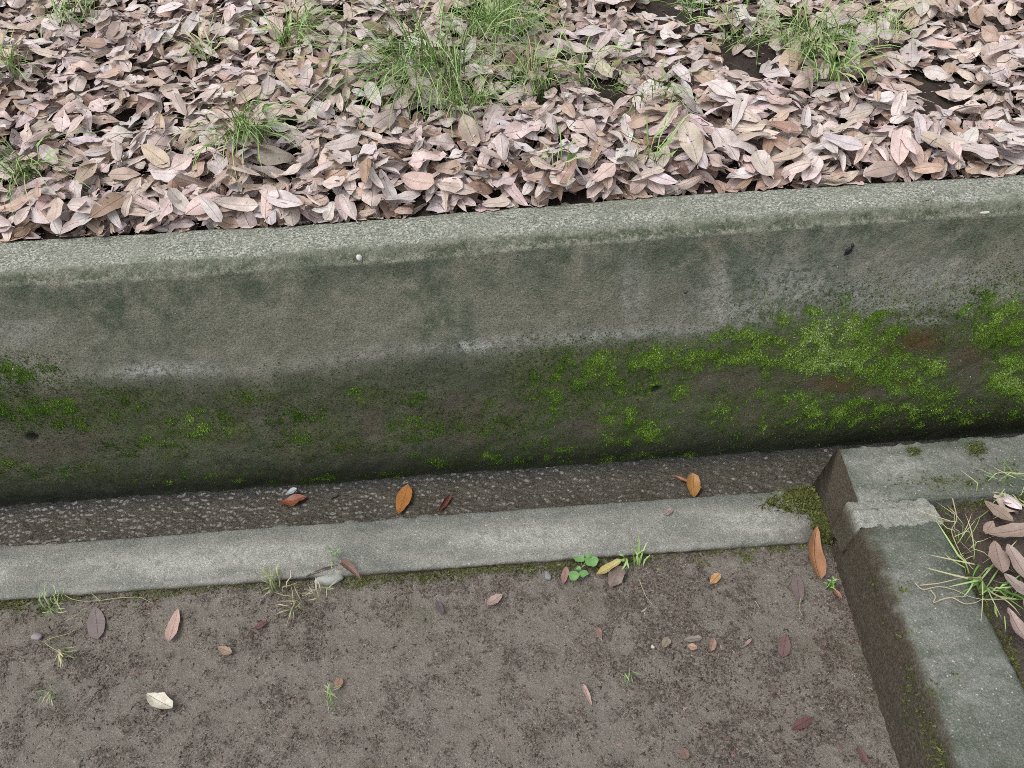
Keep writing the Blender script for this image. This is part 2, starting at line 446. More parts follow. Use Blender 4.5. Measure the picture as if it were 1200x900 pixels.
S_ = np.concatenate([[0], np.cumsum(np.linalg.norm(np.diff(V[:, n // 2], axis=0), axis=1))])[:, None] + 0 * X
px, py = photo_xy(V.reshape(-1, 3)); px = px.reshape(X.shape); py = py.reshape(X.shape)
face = (reg == 0)[:, None] + 0 * X
capm = np.where((reg == 2)[:, None], 1.0, 0.0) + 0 * X
capm = np.maximum(capm, np.where((reg == 3)[:, None], 1.0, 0) + 0 * X)
edge_n = fbm(X * 22, 0 * X, 3, 4, .6)
ks = np.where((reg == 1)[:, None], tt[:, None], 0) + 0 * X
capm = np.maximum(capm, sstep(0.25, 0.6, ks + (edge_n - .5) * 1.8) * (reg == 1)[:, None] * .5)
kt = np.where((reg == 2)[:, None], tt[:, None], 9) + 0 * X
capm = np.where(kt < .2, np.clip(capm - sstep(.14, .0, kt + (edge_n - .5) * .35) * .35, 0, 1), capm)
chm = (np.where((reg == 1)[:, None], 1.0, 0.0) + 0 * X) * (1 - capm)
chm = np.where(kt < .2, np.clip(1 - capm, 0, 1), chm)
# geometry relief
amp = np.where((reg == 3)[:, None], 0.2, 1.0)
d = (fbm(X * 6, S_ * 6, 5) - 0.5) * 0.008 + (fbm(X * 45, S_ * 45, 9, 3) - 0.5) * 0.0035
lowz = sstep(0.42, 0.30, Z - BED_Z) * face
d += lowz * (fbm(X * 25, S_ * 25, 14, 4) - 0.5) * 0.006
edge = ((reg == 1)[:, None]) * (fbm(X * 60, S_ * 60, 31, 3) - 0.5) * 0.010
d += edge
for hx, hy, hr in ((768, 454, 0.009), (40, 509, 0.011)):
    hp = aty(hx, hy, 1.38)
    rr = np.sqrt((X - hp[0]) ** 2 + (Z - hp[2]) ** 2)
    d -= np.where(face > 0, 0.05 * sstep(hr * 1.25, hr * 0.7, rr), 0)
nrm = np.zeros_like(V)
dirs = {0: (0, -1, 0), 1: (0, -.7, .7), 2: (0, 0, 1), 3: (0, 1, 0)}
for i in range(nr):
    nrm[i] = dirs[reg[i]]
V = V + nrm * (d * amp)[:, :, None]
# stains, growth and painted shade, each in its own place on the wall
zr = (Z - BED_Z)
topd = (z_lo(xs)[None, :] - Z)
algae = face * np.clip(sstep(0.16, 0.01, topd + (fbm(X * 9, S_ * 5, 2) - 0.5) * 0.16) * 1.0 + 0.9 * sstep(0.5, 0.68, fbm(X * 7, S_ * 2.2, 22)) * sstep(0.40, 0.15, topd), 0, 1)
algae = np.maximum(algae, chm * 0.5)
eff_y = np.interp(px, [0, 150, 190, 300, 420, 560, 650, 760, 860, 1000, 1200], [445, 440, 436, 438, 420, 408, 402, 393, 385, 368, 352])
wob = (fbm(X * 12, S_ * 12, 41, 4) - 0.5) * 26
damp = face * sstep(-14, 26, py - eff_y + wob)
damp = np.clip(damp * (0.82 + 0.18 * sstep(480, 570, py + 0.075 * (px - 600))), 0, 1)
dark = face * sstep(0.17 + 0.05 * sstep(700, 1100, px), 0.02, zr + (fbm(X * 10, S_ * 10, 51) - 0.5) * 0.05)  # algae stain plus painted occlusion shade, reaching higher at the right-hand gap
pa = np.interp(px, [0, 120, 165, 190, 225, 300, 420, 520, 560, 720, 800, 880, 960, 1060, 1200], [.1, .15, .8, 1, .5, .35, .3, .5, .85, .9, .7, .5, .35, .4, .3])
pale = np.clip(face * 1.4 * (.5 + .5 * sstep(.40, .62, fbm(X * 11, 0 * X, 93, 3))) * pa * np.exp(-((py - eff_y + 4 + wob * 0.2) / 8.0) ** 2), 0, 1)
pale = np.maximum(pale, face * blob(px, py, [(930, 335, 50, 30, .6), (870, 362, 60, 14, .6), (1000, 345, 50, 18, .6), (845, 350, 10, 34, .8), (735, 345, 6, 46, .5), (1100, 330, 70, 22, .5), (925, 320, 60, 30, .35), (840, 355, 25, 30, .4), (1000, 330, 70, 40, .3), (750, 350, 12, 40, .35), (1085, 340, 60, 26, .35), (20, 390, 40, 12, .4), (110, 250, 30, 10, .2), (1130, 365, 20, 6, .5), (1080, 376, 30, 5, .7)]))
moss_b = [(1000, 398, 85, 36), (1050, 440, 60, 30), (930, 420, 50, 25), (1172, 385, 42, 42), (1185, 440, 30, 34, .9), (905, 398, 55, 14, .9), (820, 420, 80, 14, .9), (880, 475, 45, 26, .75), (990, 480, 90, 22, .7),
          (690, 440, 62, 26, .9), (640, 462, 30, 16, .8), (580, 490, 38, 16, .95), (525, 497, 34, 12, .8), (710, 490, 60, 14, .6), (760, 428, 36, 10, .9), (620, 525, 70, 10, .5), (470, 470, 50, 10, .55), (432, 462, 20, 8, .6),
          (490, 503, 55, 12, .65), (232, 500, 42, 14, .85), (290, 466, 26, 8, .75), (60, 480, 62, 20, 1.0), (18, 440, 40, 14, .95), (80, 492, 40, 12, .9), (8, 545, 22, 8, .8), (75, 552, 40, 9, .6), (150, 468, 40, 10, .6), (180, 520, 60, 14, .5),
          (420, 522, 40, 12, .55), (360, 500, 40, 30, .5), (640, 540, 240, 10, .4), (300, 560, 200, 10, .4), (1100, 480, 100, 14, .5), (740, 510, 40, 12, .6), (800, 455, 50, 18, .5)]
mb = blob(px, py, moss_b)
mn = fbm(X * 38, S_ * 38, 61, 5, 0.62)
bare_b = [(872, 448, 24, 14), (1024, 459, 16, 9), (950, 447, 22, 8), (600, 478, 22, 10), (680, 500, 22, 14), (440, 500, 14, 18), (52, 462, 22, 6), (85, 460, 14, 5), (880, 480, 14, 24), (560, 480, 12, 16), (545, 520, 30, 8), (910, 440, 10, 10), (60, 525, 40, 16), (1130, 430, 20, 26), (830, 445, 18, 12), (530, 470, 20, 10), (430, 540, 40, 8)]
bare = blob(px, py, bare_b)
mb = mb * (0.78 + 0.22 * sstep(560, 860, px))
moss = face * np.clip(sstep(0.32, 0.98, mb * 0.92 + (mn - 0.5) * 2.6) - bare * 0.9, 0, 1)
rust = face * blob(px, py, [(1078, 400, 26, 11, 1), (1050, 408, 20, 8, .6), (985, 450, 30, 9, .8), (1060, 448, 14, 6, .5), (1140, 415, 18, 14, .4)])
moss = np.clip(moss - rust * 0.9, 0, 1) * sstep(0.04, 0.22, mb)
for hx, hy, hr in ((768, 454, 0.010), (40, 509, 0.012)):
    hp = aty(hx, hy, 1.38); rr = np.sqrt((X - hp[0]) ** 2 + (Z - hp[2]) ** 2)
    dark = np.maximum(dark, face * sstep(hr * 1.3, hr * .7, rr)); moss = moss * sstep(hr * .9, hr * 1.8, rr)  # shade inside the holes painted into the colour
film = face * np.clip(sstep(0.05, 0.75, blob(px, py, [(b[0], b[1], b[2] * 1.5, b[3] * 1.6, (b[4] if len(b) > 4 else 1)) for b in moss_b])) - bare * .8 - rust, 0, 1)
silt = face * np.clip(bare * 0.95 + 0.55 * sstep(0.50, 0.68, fbm(X * 14, S_ * 14, 77, 4)) * sstep(430, 470, py + 0.07 * (px - 600)) * sstep(0.06, 0.16, zr), 0, 1) * (1 - moss)
silt = silt * (1 - dark) * 0.8
rim = np.zeros_like(X); rim[NF] = 1.0; rim[NF + 1] = .5; rim[NF + NC] = .5
rim = rim * (0.35 + 0.65 * sstep(.38, .6, fbm(X * 5, 0 * X, 91, 3)))
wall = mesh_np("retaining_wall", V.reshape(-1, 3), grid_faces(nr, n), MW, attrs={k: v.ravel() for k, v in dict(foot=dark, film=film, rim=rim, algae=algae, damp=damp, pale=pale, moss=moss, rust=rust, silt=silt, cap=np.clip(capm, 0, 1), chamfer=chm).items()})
tag(wall, "long waist-low weathered concrete retaining wall with mossy foot and pale lichen cap", "wall")
WALL_V, WALL_MOSS, WALL_RUST, WALL_PX = V, moss, rust, px

# ------------------------------------------------------------------ channel bed
cx = np.concatenate([np.linspace(-8, -1.7, 20), np.arange(-1.695, 0.9, 0.0028), np.linspace(0.91, 8, 60)])
cy = np.linspace(1.16, 1.40, 90)
GX, GY = np.meshgrid(cx, cy)
bz = BED_Z + (fbm(GX * 95 + GY * 40, GY * 150, 5, 3, 0.55) - 0.5) * 0.0105 + (fbm(GX * 12, GY * 12, 6) - 0.5) * 0.012
bz += 0.006 * sstep(1.35, 1.385, GY) * fbm(GX * 25, GY * 5, 8)
bed = mesh_np("channel_bed", np.stack([GX, GY, bz], -1).reshape(-1, 3), grid_faces(len(cy), len(cx)), MBED, attrs=dict(moss=(sstep(1.33, 1.38, GY) * 0.7).ravel()))  # bed gets darker towards the wall edge
structure(bed)

# ------------------------------------------------------------------ kerbs
def prism(name, path_y, sec, mat, attr_fn, along='x', rough=0.0025, step=0.006, seed=0, ends=(0.01, 0.01), disp_fn=None):
    """a long block: closed cross-section SEC [(across, z)] swept along an axis between path_y[0] and path_y[1], ends closed"""
    a0, a1 = path_y
    pts = []
    sec = np.array(sec, float)
    for i in range(len(sec)):
        p, q = sec[i], sec[(i + 1) % len(sec)]
        k = max(1, int(round(np.linalg.norm(q - p) / (step if max(p[1], q[1]) > -0.05 else 0.05))))
        for j in range(k): pts.append(p + (q - p) * j / k)
    pts = np.array(pts); m = len(pts)
    pin, out_ = np.roll(pts, 1, 0), np.roll(pts, -1, 0)
    tg = out_ - pin; nn = np.stack([tg[:, 1], -tg[:, 0]], 1); nn /= np.linalg.norm(nn, axis=1)[:, None] + 1e-9
    lo, hi = max(a0, -1.7), min(a1, 1.5)
    A = np.unique(np.concatenate([np.linspace(a0, lo, 8), np.arange(lo, hi, step), np.linspace(hi, a1, 8), [a0, a0 + .002, a0 + .004, a1 - .004, a1 - .002, a1]]))
    L = np.concatenate([[0], np.cumsum(np.linalg.norm(np.diff(pts, axis=0), axis=1))])
    A2, L2 = np.meshgrid(A, L, indexing='ij')
    D = (fbm(A2 * 90, L2 * 90, seed + 1, 2) - 0.5) * 1.5 * rough + (fbm(A2 * 8, L2 * 8, seed + 2, 3) - 0.5) * 0.004
    if disp_fn is not None: D = D + disp_fn(A2, pts[None, :, 0] + 0 * A2, pts[None, :, 1] + 0 * A2)
    shr = np.minimum(sstep(0, ends[0], A - a0), sstep(0, ends[1], a1 - A))[:, None]
    D = D - (1 - shr) * 0.003
    P = pts[None] + nn[None] * D[:, :, None]
    na = len(A)
    if along == 'x': VV = np.stack([A2, P[:, :, 0], P[:, :, 1]], -1)
    else: VV = np.stack([P[:, :, 0], A2, P[:, :, 1]], -1)
    VV = VV.reshape(-1, 3)
    i = np.arange(na - 1)[:, None] * m + np.arange(m)[None, :]
    j = np.arange(na - 1)[:, None] * m + (np.arange(m)[None, :] + 1) % m
    F = np.stack([i, j, j + m, i + m], -1).reshape(-1, 4)
    # end caps: quads fanned to centre points (degenerate-free: pairs of edges)
    c0, c1 = len(VV), len(VV) + 1
    cen = pts.mean(0)
    e0 = [a0, cen[0], cen[1]] if along == 'x' else [cen[0], a0, cen[1]]
    e1 = [a1, cen[0], cen[1]] if along == 'x' else [cen[0], a1, cen[1]]
    VV = np.vstack([VV, e0, e1])
    if m % 2: raise ValueError("even ring wanted")
    q = np.arange(0, m, 2)
    b = (na - 1) * m
    F = np.vstack([F, np.stack([np.full_like(q, c0), (q + 2) % m, q + 1, q], -1), np.stack([np.full_like(q, c1), b + q, b + q + 1, b + (q + 2) % m], -1)])
    at = attr_fn(VV)
    if along == 'y': F = F[:, ::-1]
    return VV, F, at

def even(sec, step):
    return sec

def kerb_object(name, *a, shear=None, **k):
    try:
        VV, F, at = prism(name, *a, **k)
    except ValueError:
        k['step'] = k.get('step', 0.006) * 1.013
        for _ in range(40):
            try:
                VV, F, at = prism(name, *a, **k); break
            except ValueError:
                k['step'] *= 1.007
    if shear is not None: VV = shear(VV)
    o = mesh_np(name, VV, F, a[2], attrs=at)
    return o, VV, at

KZ = 0.02
def near_attr(V):
    px, py = photo_xy(V)
    soil = np.where(V[:, 1] < 1.042, sstep(0.018, 0.006, V[:, 2] + (fbm(V[:, 0] * 30, V[:, 2] * 30, 4) - 0.5) * 0.012), 0)
    endm = sstep(875, 985, px + (fbm(V[:, 0] * 30, V[:, 1] * 30, 8) - 0.5) * 120)
    soil = np.maximum(soil, endm * 0.8)
    soil = np.maximum(soil, sstep(0.0, -0.03, V[:, 2]))
    moss = blob(px, py, [(953, 583, 26, 13, 1.0), (972, 612, 12, 20, .8), (915, 590, 20, 8, .4)])
    moss = np.clip(moss + (fbm(V[:, 0] * 60, V[:, 1] * 60, 12) - .5) * 1.0 * (moss > .1), 0, 1)
    worn = sstep(.42, .66, fbm(V[:, 0] * 3.2, V[:, 1] * 9, 71, 3)) * sstep(1.035, 1.07, V[:, 1]) * sstep(1.17, 1.10, V[:, 1]) * .8
    grime = np.clip(sstep(1.125, 1.18, V[:, 1]) * (.4 + .6 * sstep(.35, .6, fbm(V[:, 0] * 5, V[:, 1] * 12, 72, 3))) + .8 * sstep(.56, .70, fbm(V[:, 0] * 5, V[:, 1] * 9, 73, 3)), 0, 1)
    return dict(soil=soil, moss=moss, worn=worn, grime=grime)
near_kerb, NKV, NKA = kerb_object("low_kerb", (-8, 0.70), [(1.04, -0.15), (1.185, -0.15), (1.189, KZ - .006), (1.183, KZ), (1.046, KZ), (1.038, KZ - .007)][::-1], MK, near_attr, along='x', seed=3, rough=0.0022,
    disp_fn=lambda a, y, z: -0.006 * sstep(0.56, 0.70, fbm(a * 17, y * 17, 88, 4, .65)) * (np.abs(y - 1.187) < 0.006))
tag(near_kerb, "low flush pale grey concrete kerb between dirt path and wet channel", "kerb")

HZ = 0.15
def far_attr(V):
    px, py = photo_xy(V)
    left = (V[:, 0] < 0.768) * sstep(0.149, 0.125, V[:, 2] + (fbm(V[:, 1] * 40, V[:, 2] * 40, 5) - .5) * .03)
    back = (V[:, 1] > 1.19) * sstep(0.14, 0.10, V[:, 2]) * .6
    low = sstep(0.04, -0.02, V[:, 2])
    moss = blob(px, py, [(1070, 530, 8, 5, .9), (1143, 527, 10, 8, 1), (1120, 565, 60, 8, .35), (1170, 550, 30, 10, .35)])
    left = np.where((V[:, 0] < .7485) & (V[:, 2] < HZ + .02), 1.0, left)
    worn = blob(px, py, [(1055, 548, 40, 14, .9), (1030, 585, 30, 10, .7), (1100, 552, 40, 10, .3)])
    grime = np.clip(sstep(1050, 1180, px) * .7 + sstep(1.15, 1.19, V[:, 1]) * .5, 0, 1) * sstep(.3, .6, fbm(V[:, 0] * 9, V[:, 1] * 9, 74, 3))
    return dict(soil=np.clip(np.maximum(np.maximum(left, back), low), 0, 1), moss=moss, worn=worn, grime=grime)
far_kerb, FKV, FKA = kerb_object("cross_kerb", (0.748, 8), [(1.036, -0.15), (1.195, -0.15), (1.197, HZ - .010), (1.190, HZ), (1.044, HZ), (1.034, HZ - .008)][::-1], MK2, far_attr, along='x', seed=13, rough=0.003, ends=(0.006, 0.01), shear=lambda V: np.stack([V[:, 0] - np.where(V[:, 0] < .80, np.clip(HZ - .012 - V[:, 2], 0, 1) * .26 + (1.195 - V[:, 1]) * .10, 0), V[:, 1], V[:, 2]], 1),
    disp_fn=lambda a, y, z: (-0.006 * sstep(0.52, 0.70, fbm(a * 22, y * 22, 68, 4, .65))) * (np.abs(y - 1.194) < 0.008) * (z > 0.1))
tag(far_kerb, "raised grey green concrete kerb block running beside the channel close to the wall", "kerb")

def side_attr(V):
    px, py = photo_xy(V)
    x0 = V[:, 0] + (1.01 - V[:, 1]) * 0.055
    face = sstep(0.757, 0.738, x0 + (fbm(V[:, 1] * 25, V[:, 2] * 25, 5) - .5) * 0.020)
    face = face * sstep(0.162, 0.142, V[:, 2] + (fbm(V[:, 1] * 50, V[:, 2] * 50, 25) - .5) * 0.035)
    mossb = np.exp(-((V[:, 2] - 0.122 + (fbm(V[:, 1] * 18, V[:, 1] * 3, 6) - .5) * .05) / 0.013) ** 2) * (x0 < 0.745) * (0.04 + 0.45 * sstep(.48, .7, fbm(V[:, 1] * 14, V[:, 2] * 14, 16)))
    mossb = np.maximum(mossb, blob(px, py, [(1065, 690, 16, 10, .22), (1110, 810, 12, 8, .2), (1135, 795, 10, 8, .2)]))
    mossb = np.maximum(mossb, (x0 < 0.745) * sstep(.55, .7, fbm(V[:, 1] * 9, V[:, 2] * 9, 36)) * sstep(.05, .09, V[:, 2]) * .18)
    worn = blob(px, py, [(1045, 640, 30, 14, .7), (1085, 670, 22, 14, .5), (1085, 730, 16, 30, .4), (1150, 800, 26, 40, .45), (1120, 745, 20, 20, .4)]) * sstep(.3, .6, fbm(V[:, 0] * 22, V[:, 1] * 22, 76, 3))
    grime = np.clip(.55 * sstep(.42, .62, fbm(V[:, 0] * 8, V[:, 1] * 8, 75, 4)) + blob(px, py, [(1030, 625, 40, 9, .8)]), 0, 1)
    return dict(soil=np.clip(face, 0, 1), moss=np.clip(mossb, 0, 1), worn=worn, grime=grime)
side_kerb, SKV, SKA = kerb_object("side_kerb", (-1.5, 1.012), [(0.690, -0.15), (0.905, -0.15), (0.889, HZ - .012), (0.878, HZ - .002), (0.735, HZ), (0.722, HZ - .006), (0.714, HZ - .018), (0.703, 0.05)][::-1], MK2, side_attr, along='y', seed=23, rough=0.003, ends=(0.008, 0.02),
    shear=lambda V: np.stack([V[:, 0] - (1.01 - V[:, 1]) * 0.055 - np.where(V[:, 0] < .75, np.clip((.135 - V[:, 2]) / .135, 0, 1.6) * np.clip(1.01 - V[:, 1], 0, 1.0) * .040, 0), V[:, 1], V[:, 2]], 1))
tag(side_kerb, "raised grey green concrete kerb with muddy face at the end of the dirt path", "kerb")

# mortar fillet in the joint of the two raised kerbs
mu, mv = np.meshgrid(np.linspace(0, 1, 90), np.linspace(0, 1, 26))
mx = 0.690 + mu * (0.207 - 0.012 * mv)
fr = (fbm(mu * 14, mu * 0 + 2, 7, 4) - 0.5)
my = 0.966 + 0.020 * fr + mv * (0.070 - 0.020 * fr + 0.03 * (fbm(mu * 5, mu * 0, 9, 3) - .5))
prof_ = np.sin(np.clip(mv, 0, 1) * math.pi) ** 0.6
mz = HZ - 0.003 + 0.006 * prof_ + (fbm(mu * 30, mv * 10, 5, 4) - .5) * 0.003 + 0.003 * np.exp(-((mv - .55) / .08) ** 2)
left = sstep(0.12 + .05 * fr, 0.0, mu)
mz = mz - left ** 1.5 * 0.085
mz = mz - 0.03 * sstep(0.97, 1.0, mu)
top = np.stack([mx, my, mz], -1).reshape(-1, 3)
mort = mesh_np("mortar_joint", top, grid_faces(26, 90), MMORTAR, parent=side_kerb, attrs=dict(soil=np.clip(left * 2.2, 0, 1).ravel(), moss=(left * 0.15).ravel(), worn=(.35 * (1 - left)).ravel(), grime=(left * .5).ravel()))
sol = mort.modifiers.new("thickness", 'SOLIDIFY'); sol.thickness = 0.02; sol.offset = -1

# ------------------------------------------------------------------ dirt path (ground sheet)
def clump_field(x, y):
    a = fbm(x * 21, y * 21, 101, 5, 0.62)
    b = fbm(x * 55, y * 55, 111, 3, 0.6)
    return np.clip(0.5 + (a - 0.5) * 2.6 + (b - 0.5) * 1.4, 0, 1)
gx = np.concatenate([[-60, -20, -8, -4], np.linspace(-2.5, -1.35, 60), np.arange(-1.345, 0.80, 0.0042), [0.95]])
gy = np.concatenate([[-60, -20, -6, -2, -0.5], np.linspace(0.0, 0.44, 40), np.arange(0.445, 1.075, 0.0042)])
GX, GY = np.meshgrid(gx, gy)
cf = clump_field(GX, GY)
pg, pgy = photo_xy(np.stack([GX, GY, 0 * GX], -1).reshape(-1, 3))
pg = pg.reshape(GX.shape); pgy = pgy.reshape(GX.shape)
edge_d = 1.04 - GY
edgeb = sstep(0.09, 0.0, edge_d)
cf = np.clip(cf + 0.25 * edgeb + 0.35 * blob(pg, pgy, [(800, 790, 90, 50), (760, 700, 50, 40), (100, 770, 60, 40), (330, 740, 50, 50), (990, 770, 40, 80), (880, 860, 60, 40)]) - 0.25 * blob(pg, pgy, [(430, 760, 60, 50), (560, 840, 60, 40), (200, 760, 60, 60), (900, 830, 60, 50), (660, 800, 70, 50), (950, 720, 40, 40)]), 0, 1)
gz = (fbm(GX * 3, GY * 3, 121, 3) - .5) * 0.012 + cf * 0.0035 + (fbm(GX * 85, GY * 85, 131, 3, 0.6) - .5) * (0.003 + 0.008 * cf)
gz = gz + 0.010 * edgeb * fbm(GX * 14, GY * 14, 141, 3) - 0.004
sided = sstep(0.60, 0.70, GX + (1.0 - GY) * 0.05) * sstep(1.1, 1.0, GY)
gz = gz + sided * 0.007
cf = np.clip(cf + sided * 0.35, 0, 1)
pmoss = np.clip(sstep(0.034, 0.004, edge_d + (fbm(GX * 22, GY * 22, 151) - .5) * 0.060) * np.interp(pg, [0, 60, 130, 220, 300, 380, 430, 700, 760, 800, 930, 1000], [.9, .8, .2, .8, .5, .3, .9, .9, .6, .5, .9, 1]), 0, 1)
path = mesh_np("dirt_path", np.stack([GX, GY, gz], -1).reshape(-1, 3), grid_faces(len(gy), len(gx)), MSOIL, attrs=dict(clump=cf.ravel(), moss=pmoss.ravel()))
structure(path)
def path_z(x, y):
    i = np.clip(np.searchsorted(gx, x), 1, len(gx) - 1); j = np.clip(np.searchsorted(gy, y), 1, len(gy) - 1)
    return gz[j, i]

# soil pocket behind the side kerb
qx = np.concatenate([np.arange(0.84, 1.75, 0.008), np.linspace(1.8, 20, 20)])
qy = np.concatenate([np.linspace(-20, 0.25, 20), np.arange(0.26, 1.075, 0.008)])
QX, QY = np.meshgrid(qx, qy)
def pocket_z(x, y):
    return HZ - 0.035 + 0.05 * sstep(0.92, 1.25, x) + (fbm(x * 7, y * 7, 201, 3) - .5) * 0.03 + (fbm(x * 60, y * 60, 211, 3) - .5) * 0.012
pockm = np.clip(sstep(0.045, 0.0, np.minimum(1.05 - QY, QX - 0.885 + (1.01 - QY) * .055) + (fbm(QX * 20, QY * 20, 5) - .5) * .04), 0, 1)
pocket = mesh_np("ground_behind_kerb", np.stack([QX, QY, pocket_z(QX, QY)], -1).reshape(-1, 3), grid_faces(len(qy), len(qx)), MPOCK, attrs=dict(clump=clump_field(QX, QY).ravel(), moss=pockm.ravel()))
structure(pocket)

# ------------------------------------------------------------------ bank behind the wall
SLOPE = math.tan(math.radians(12))
def bank_z(x, y):
    q = y - y_bk(x)
    return z_hi(x) - 0.022 + q * SLOPE + (fbm(x * 4, y * 4, 301, 3) - .5) * 0.05 * sstep(0, 0.2, q)
bx = np.concatenate([np.linspace(-60, -2.6, 12), np.arange(-2.5, 2.5, 0.02), np.linspace(2.6, 60, 12)])
bq = np.concatenate([np.arange(0, 1.5, 0.02), [2, 4, 9]])
BX, BQ = np.meshgrid(bx, bq)
BY = y_bk(BX) + BQ
bank = mesh_np("bank", np.stack([BX, BY, bank_z(BX, BY) + (fbm(BX * 40, BY * 40, 311, 3) - .5) * .012], -1).reshape(-1, 3), grid_faces(len(bq), len(bx)), MBANK, attrs=dict(clump=clump_field(BX, BY).ravel(), moss=0 * BX.ravel()))
structure(bank)
ground = mesh_np("ground", [(-150, -150, -0.4), (150, -150, -0.4), (150, 150, -0.4), (-150, 150, -0.4)], [(0, 1, 2, 3)], MBANK, attrs=dict(clump=np.full(4, .5), moss=np.zeros(4)))
structure(ground)

def bank_hit(x, y):
    """point of the bank under a spot of the photograph"""
    d = _f * FPX + EX * (x - 600) - EY * (y - 450)
    d = d / np.linalg.norm(d)
    t = np.linspace(1.6, 4.5, 1500)
    P = C0 + d * t[:, None]
    k = np.argmax((P[:, 2] < bank_z(P[:, 0], P[:, 1])) & (P[:, 1] > y_bk(P[:, 0])))
    return P[k]

# ------------------------------------------------------------------ leaves
def leaf_geom(L=0.11, Wd=0.042, bend=0.0, fold=0.25, twist=0.0, wave=0.0, seed=0, nl=9, petiole=True, skew=0.0, blunt=0.0, cut=0.0, crump=0.0035):
    """one leaf blade, stalk to tip along +X, upper face +Z; returns points, quads, uv"""
    r = np.random.default_rng(seed)
    t = np.linspace(0, 1, nl)
    w = t ** 0.75 * (1 - t) ** (0.62 - 0.2 * blunt)
    w = w / w.max() * Wd / 2
    w[0] = 0.0011; w[-1] = 0.0006
    if cut:
        t = t * (1 - cut); w = np.interp(t, np.linspace(0, 1, nl), w)
    cr = np.array([-1, -0.5, 0, 0.5, 1.0])
    ang = bend * (t - 0.45)
    x = np.cumsum(np.concatenate([[0], np.cos((ang[1:] + ang[:-1]) / 2)])) * L / (nl - 1)
    z = np.cumsum(np.concatenate([[0], np.sin((ang[1:] + ang[:-1]) / 2)])) * L / (nl - 1)
    ph = r.uniform(0, 6.28, 4)
    V = []; UV = []
    for i in range(nl):
        jag = r.uniform(.86, 1.1, 2) if crump > .006 else (1, 1)
        tw = twist * (t[i] - 0.4)
        for c in cr:
            yy = c * w[i] * math.cos(fold * 1.1) * jag[0 if c < 0 else 1]
            zz = abs(c) ** 1.4 * w[i] * math.sin(fold) + r.normal(0, crump) * L * abs(c) + wave * w[i] * math.sin(t[i] * 9 + ph[0] + (2.5 if c > 0 else 0)) * abs(c)
            y2 = yy * math.cos(tw) - zz * math.sin(tw); z2 = yy * math.sin(tw) + zz * math.cos(tw)
            V.append((x[i] + (r.normal(0, .07) * L if cut and i == nl - 1 else 0), y2 + skew * L * (t[i] - t[i] ** 2) * 1.2, z[i] + z2)); UV.append((t[i], c * w[i] / (Wd / 2)))
    F = grid_faces(nl, 5)
    V = np.array(V); UV = np.array(UV)
    if petiole:
        k = len(V)
        a = r.uniform(-.4, .4)
        p = np.array([(-0.012, a * .006, -.001), (-0.012, a * .006 + .0018, -.001)]) * (L / .11)
        V = np.vstack([V, p]); UV = np.vstack([UV, [(0, 0), (0, .05)]])
        F = np.vstack([F, [(k, 0, 4, k + 1)]])
    V[:, 0] -= L * 0.5
    V[:, 2] -= V[:, 2].mean()
    F = F[:, ::-1].copy()
    return V, F, UV

PROTO = []
NPRO = 22
for i in range(NPRO):
    r = np.random.default_rng(100 + i)
    st = ('flat', 'curled', 'folded', 'flat', 'arched', 'wavy', 'torn')[i % 7]
    L = r.uniform(0.056, 0.092); Wd = L * r.uniform(0.30, 0.56)
    kw = dict(flat=dict(bend=r.uniform(-.7, .7), fold=r.uniform(.12, .35), wave=.2), curled=dict(bend=r.uniform(.7, 1.3), fold=r.uniform(.3, .5), wave=.2, twist=r.uniform(-.6, .6)),
              folded=dict(bend=r.uniform(-.3, .5), fold=r.uniform(.4, .7), wave=.1), arched=dict(bend=r.uniform(-1.6, -.9), fold=r.uniform(-.35, -.1), wave=.15), torn=dict(bend=r.uniform(-.8, .8), fold=r.uniform(.1, .4), wave=.3, cut=r.uniform(.3, .5), crump=.010), wavy=dict(bend=r.uniform(-.6, .6), fold=r.uniform(.1, .3), wave=.45, twist=r.uniform(-.9, .9)))[st]
    PROTO.append((leaf_geom(L, Wd, seed=i, skew=r.uniform(-.12, .12), blunt=r.uniform(0, .8), **kw), st, L))

PALETTE = {'pale pinkish grey': (0.68, 0.560, 0.525), 'pale grey': (0.72, 0.630, 0.610), 'light tan': (0.64, 0.510, 0.445), 'tan brown': (0.54, 0.395, 0.315), 'brown': (0.38, 0.250, 0.185), 'dark brown': (0.15, 0.090, 0.070)}
PAL_N = list(PALETTE)

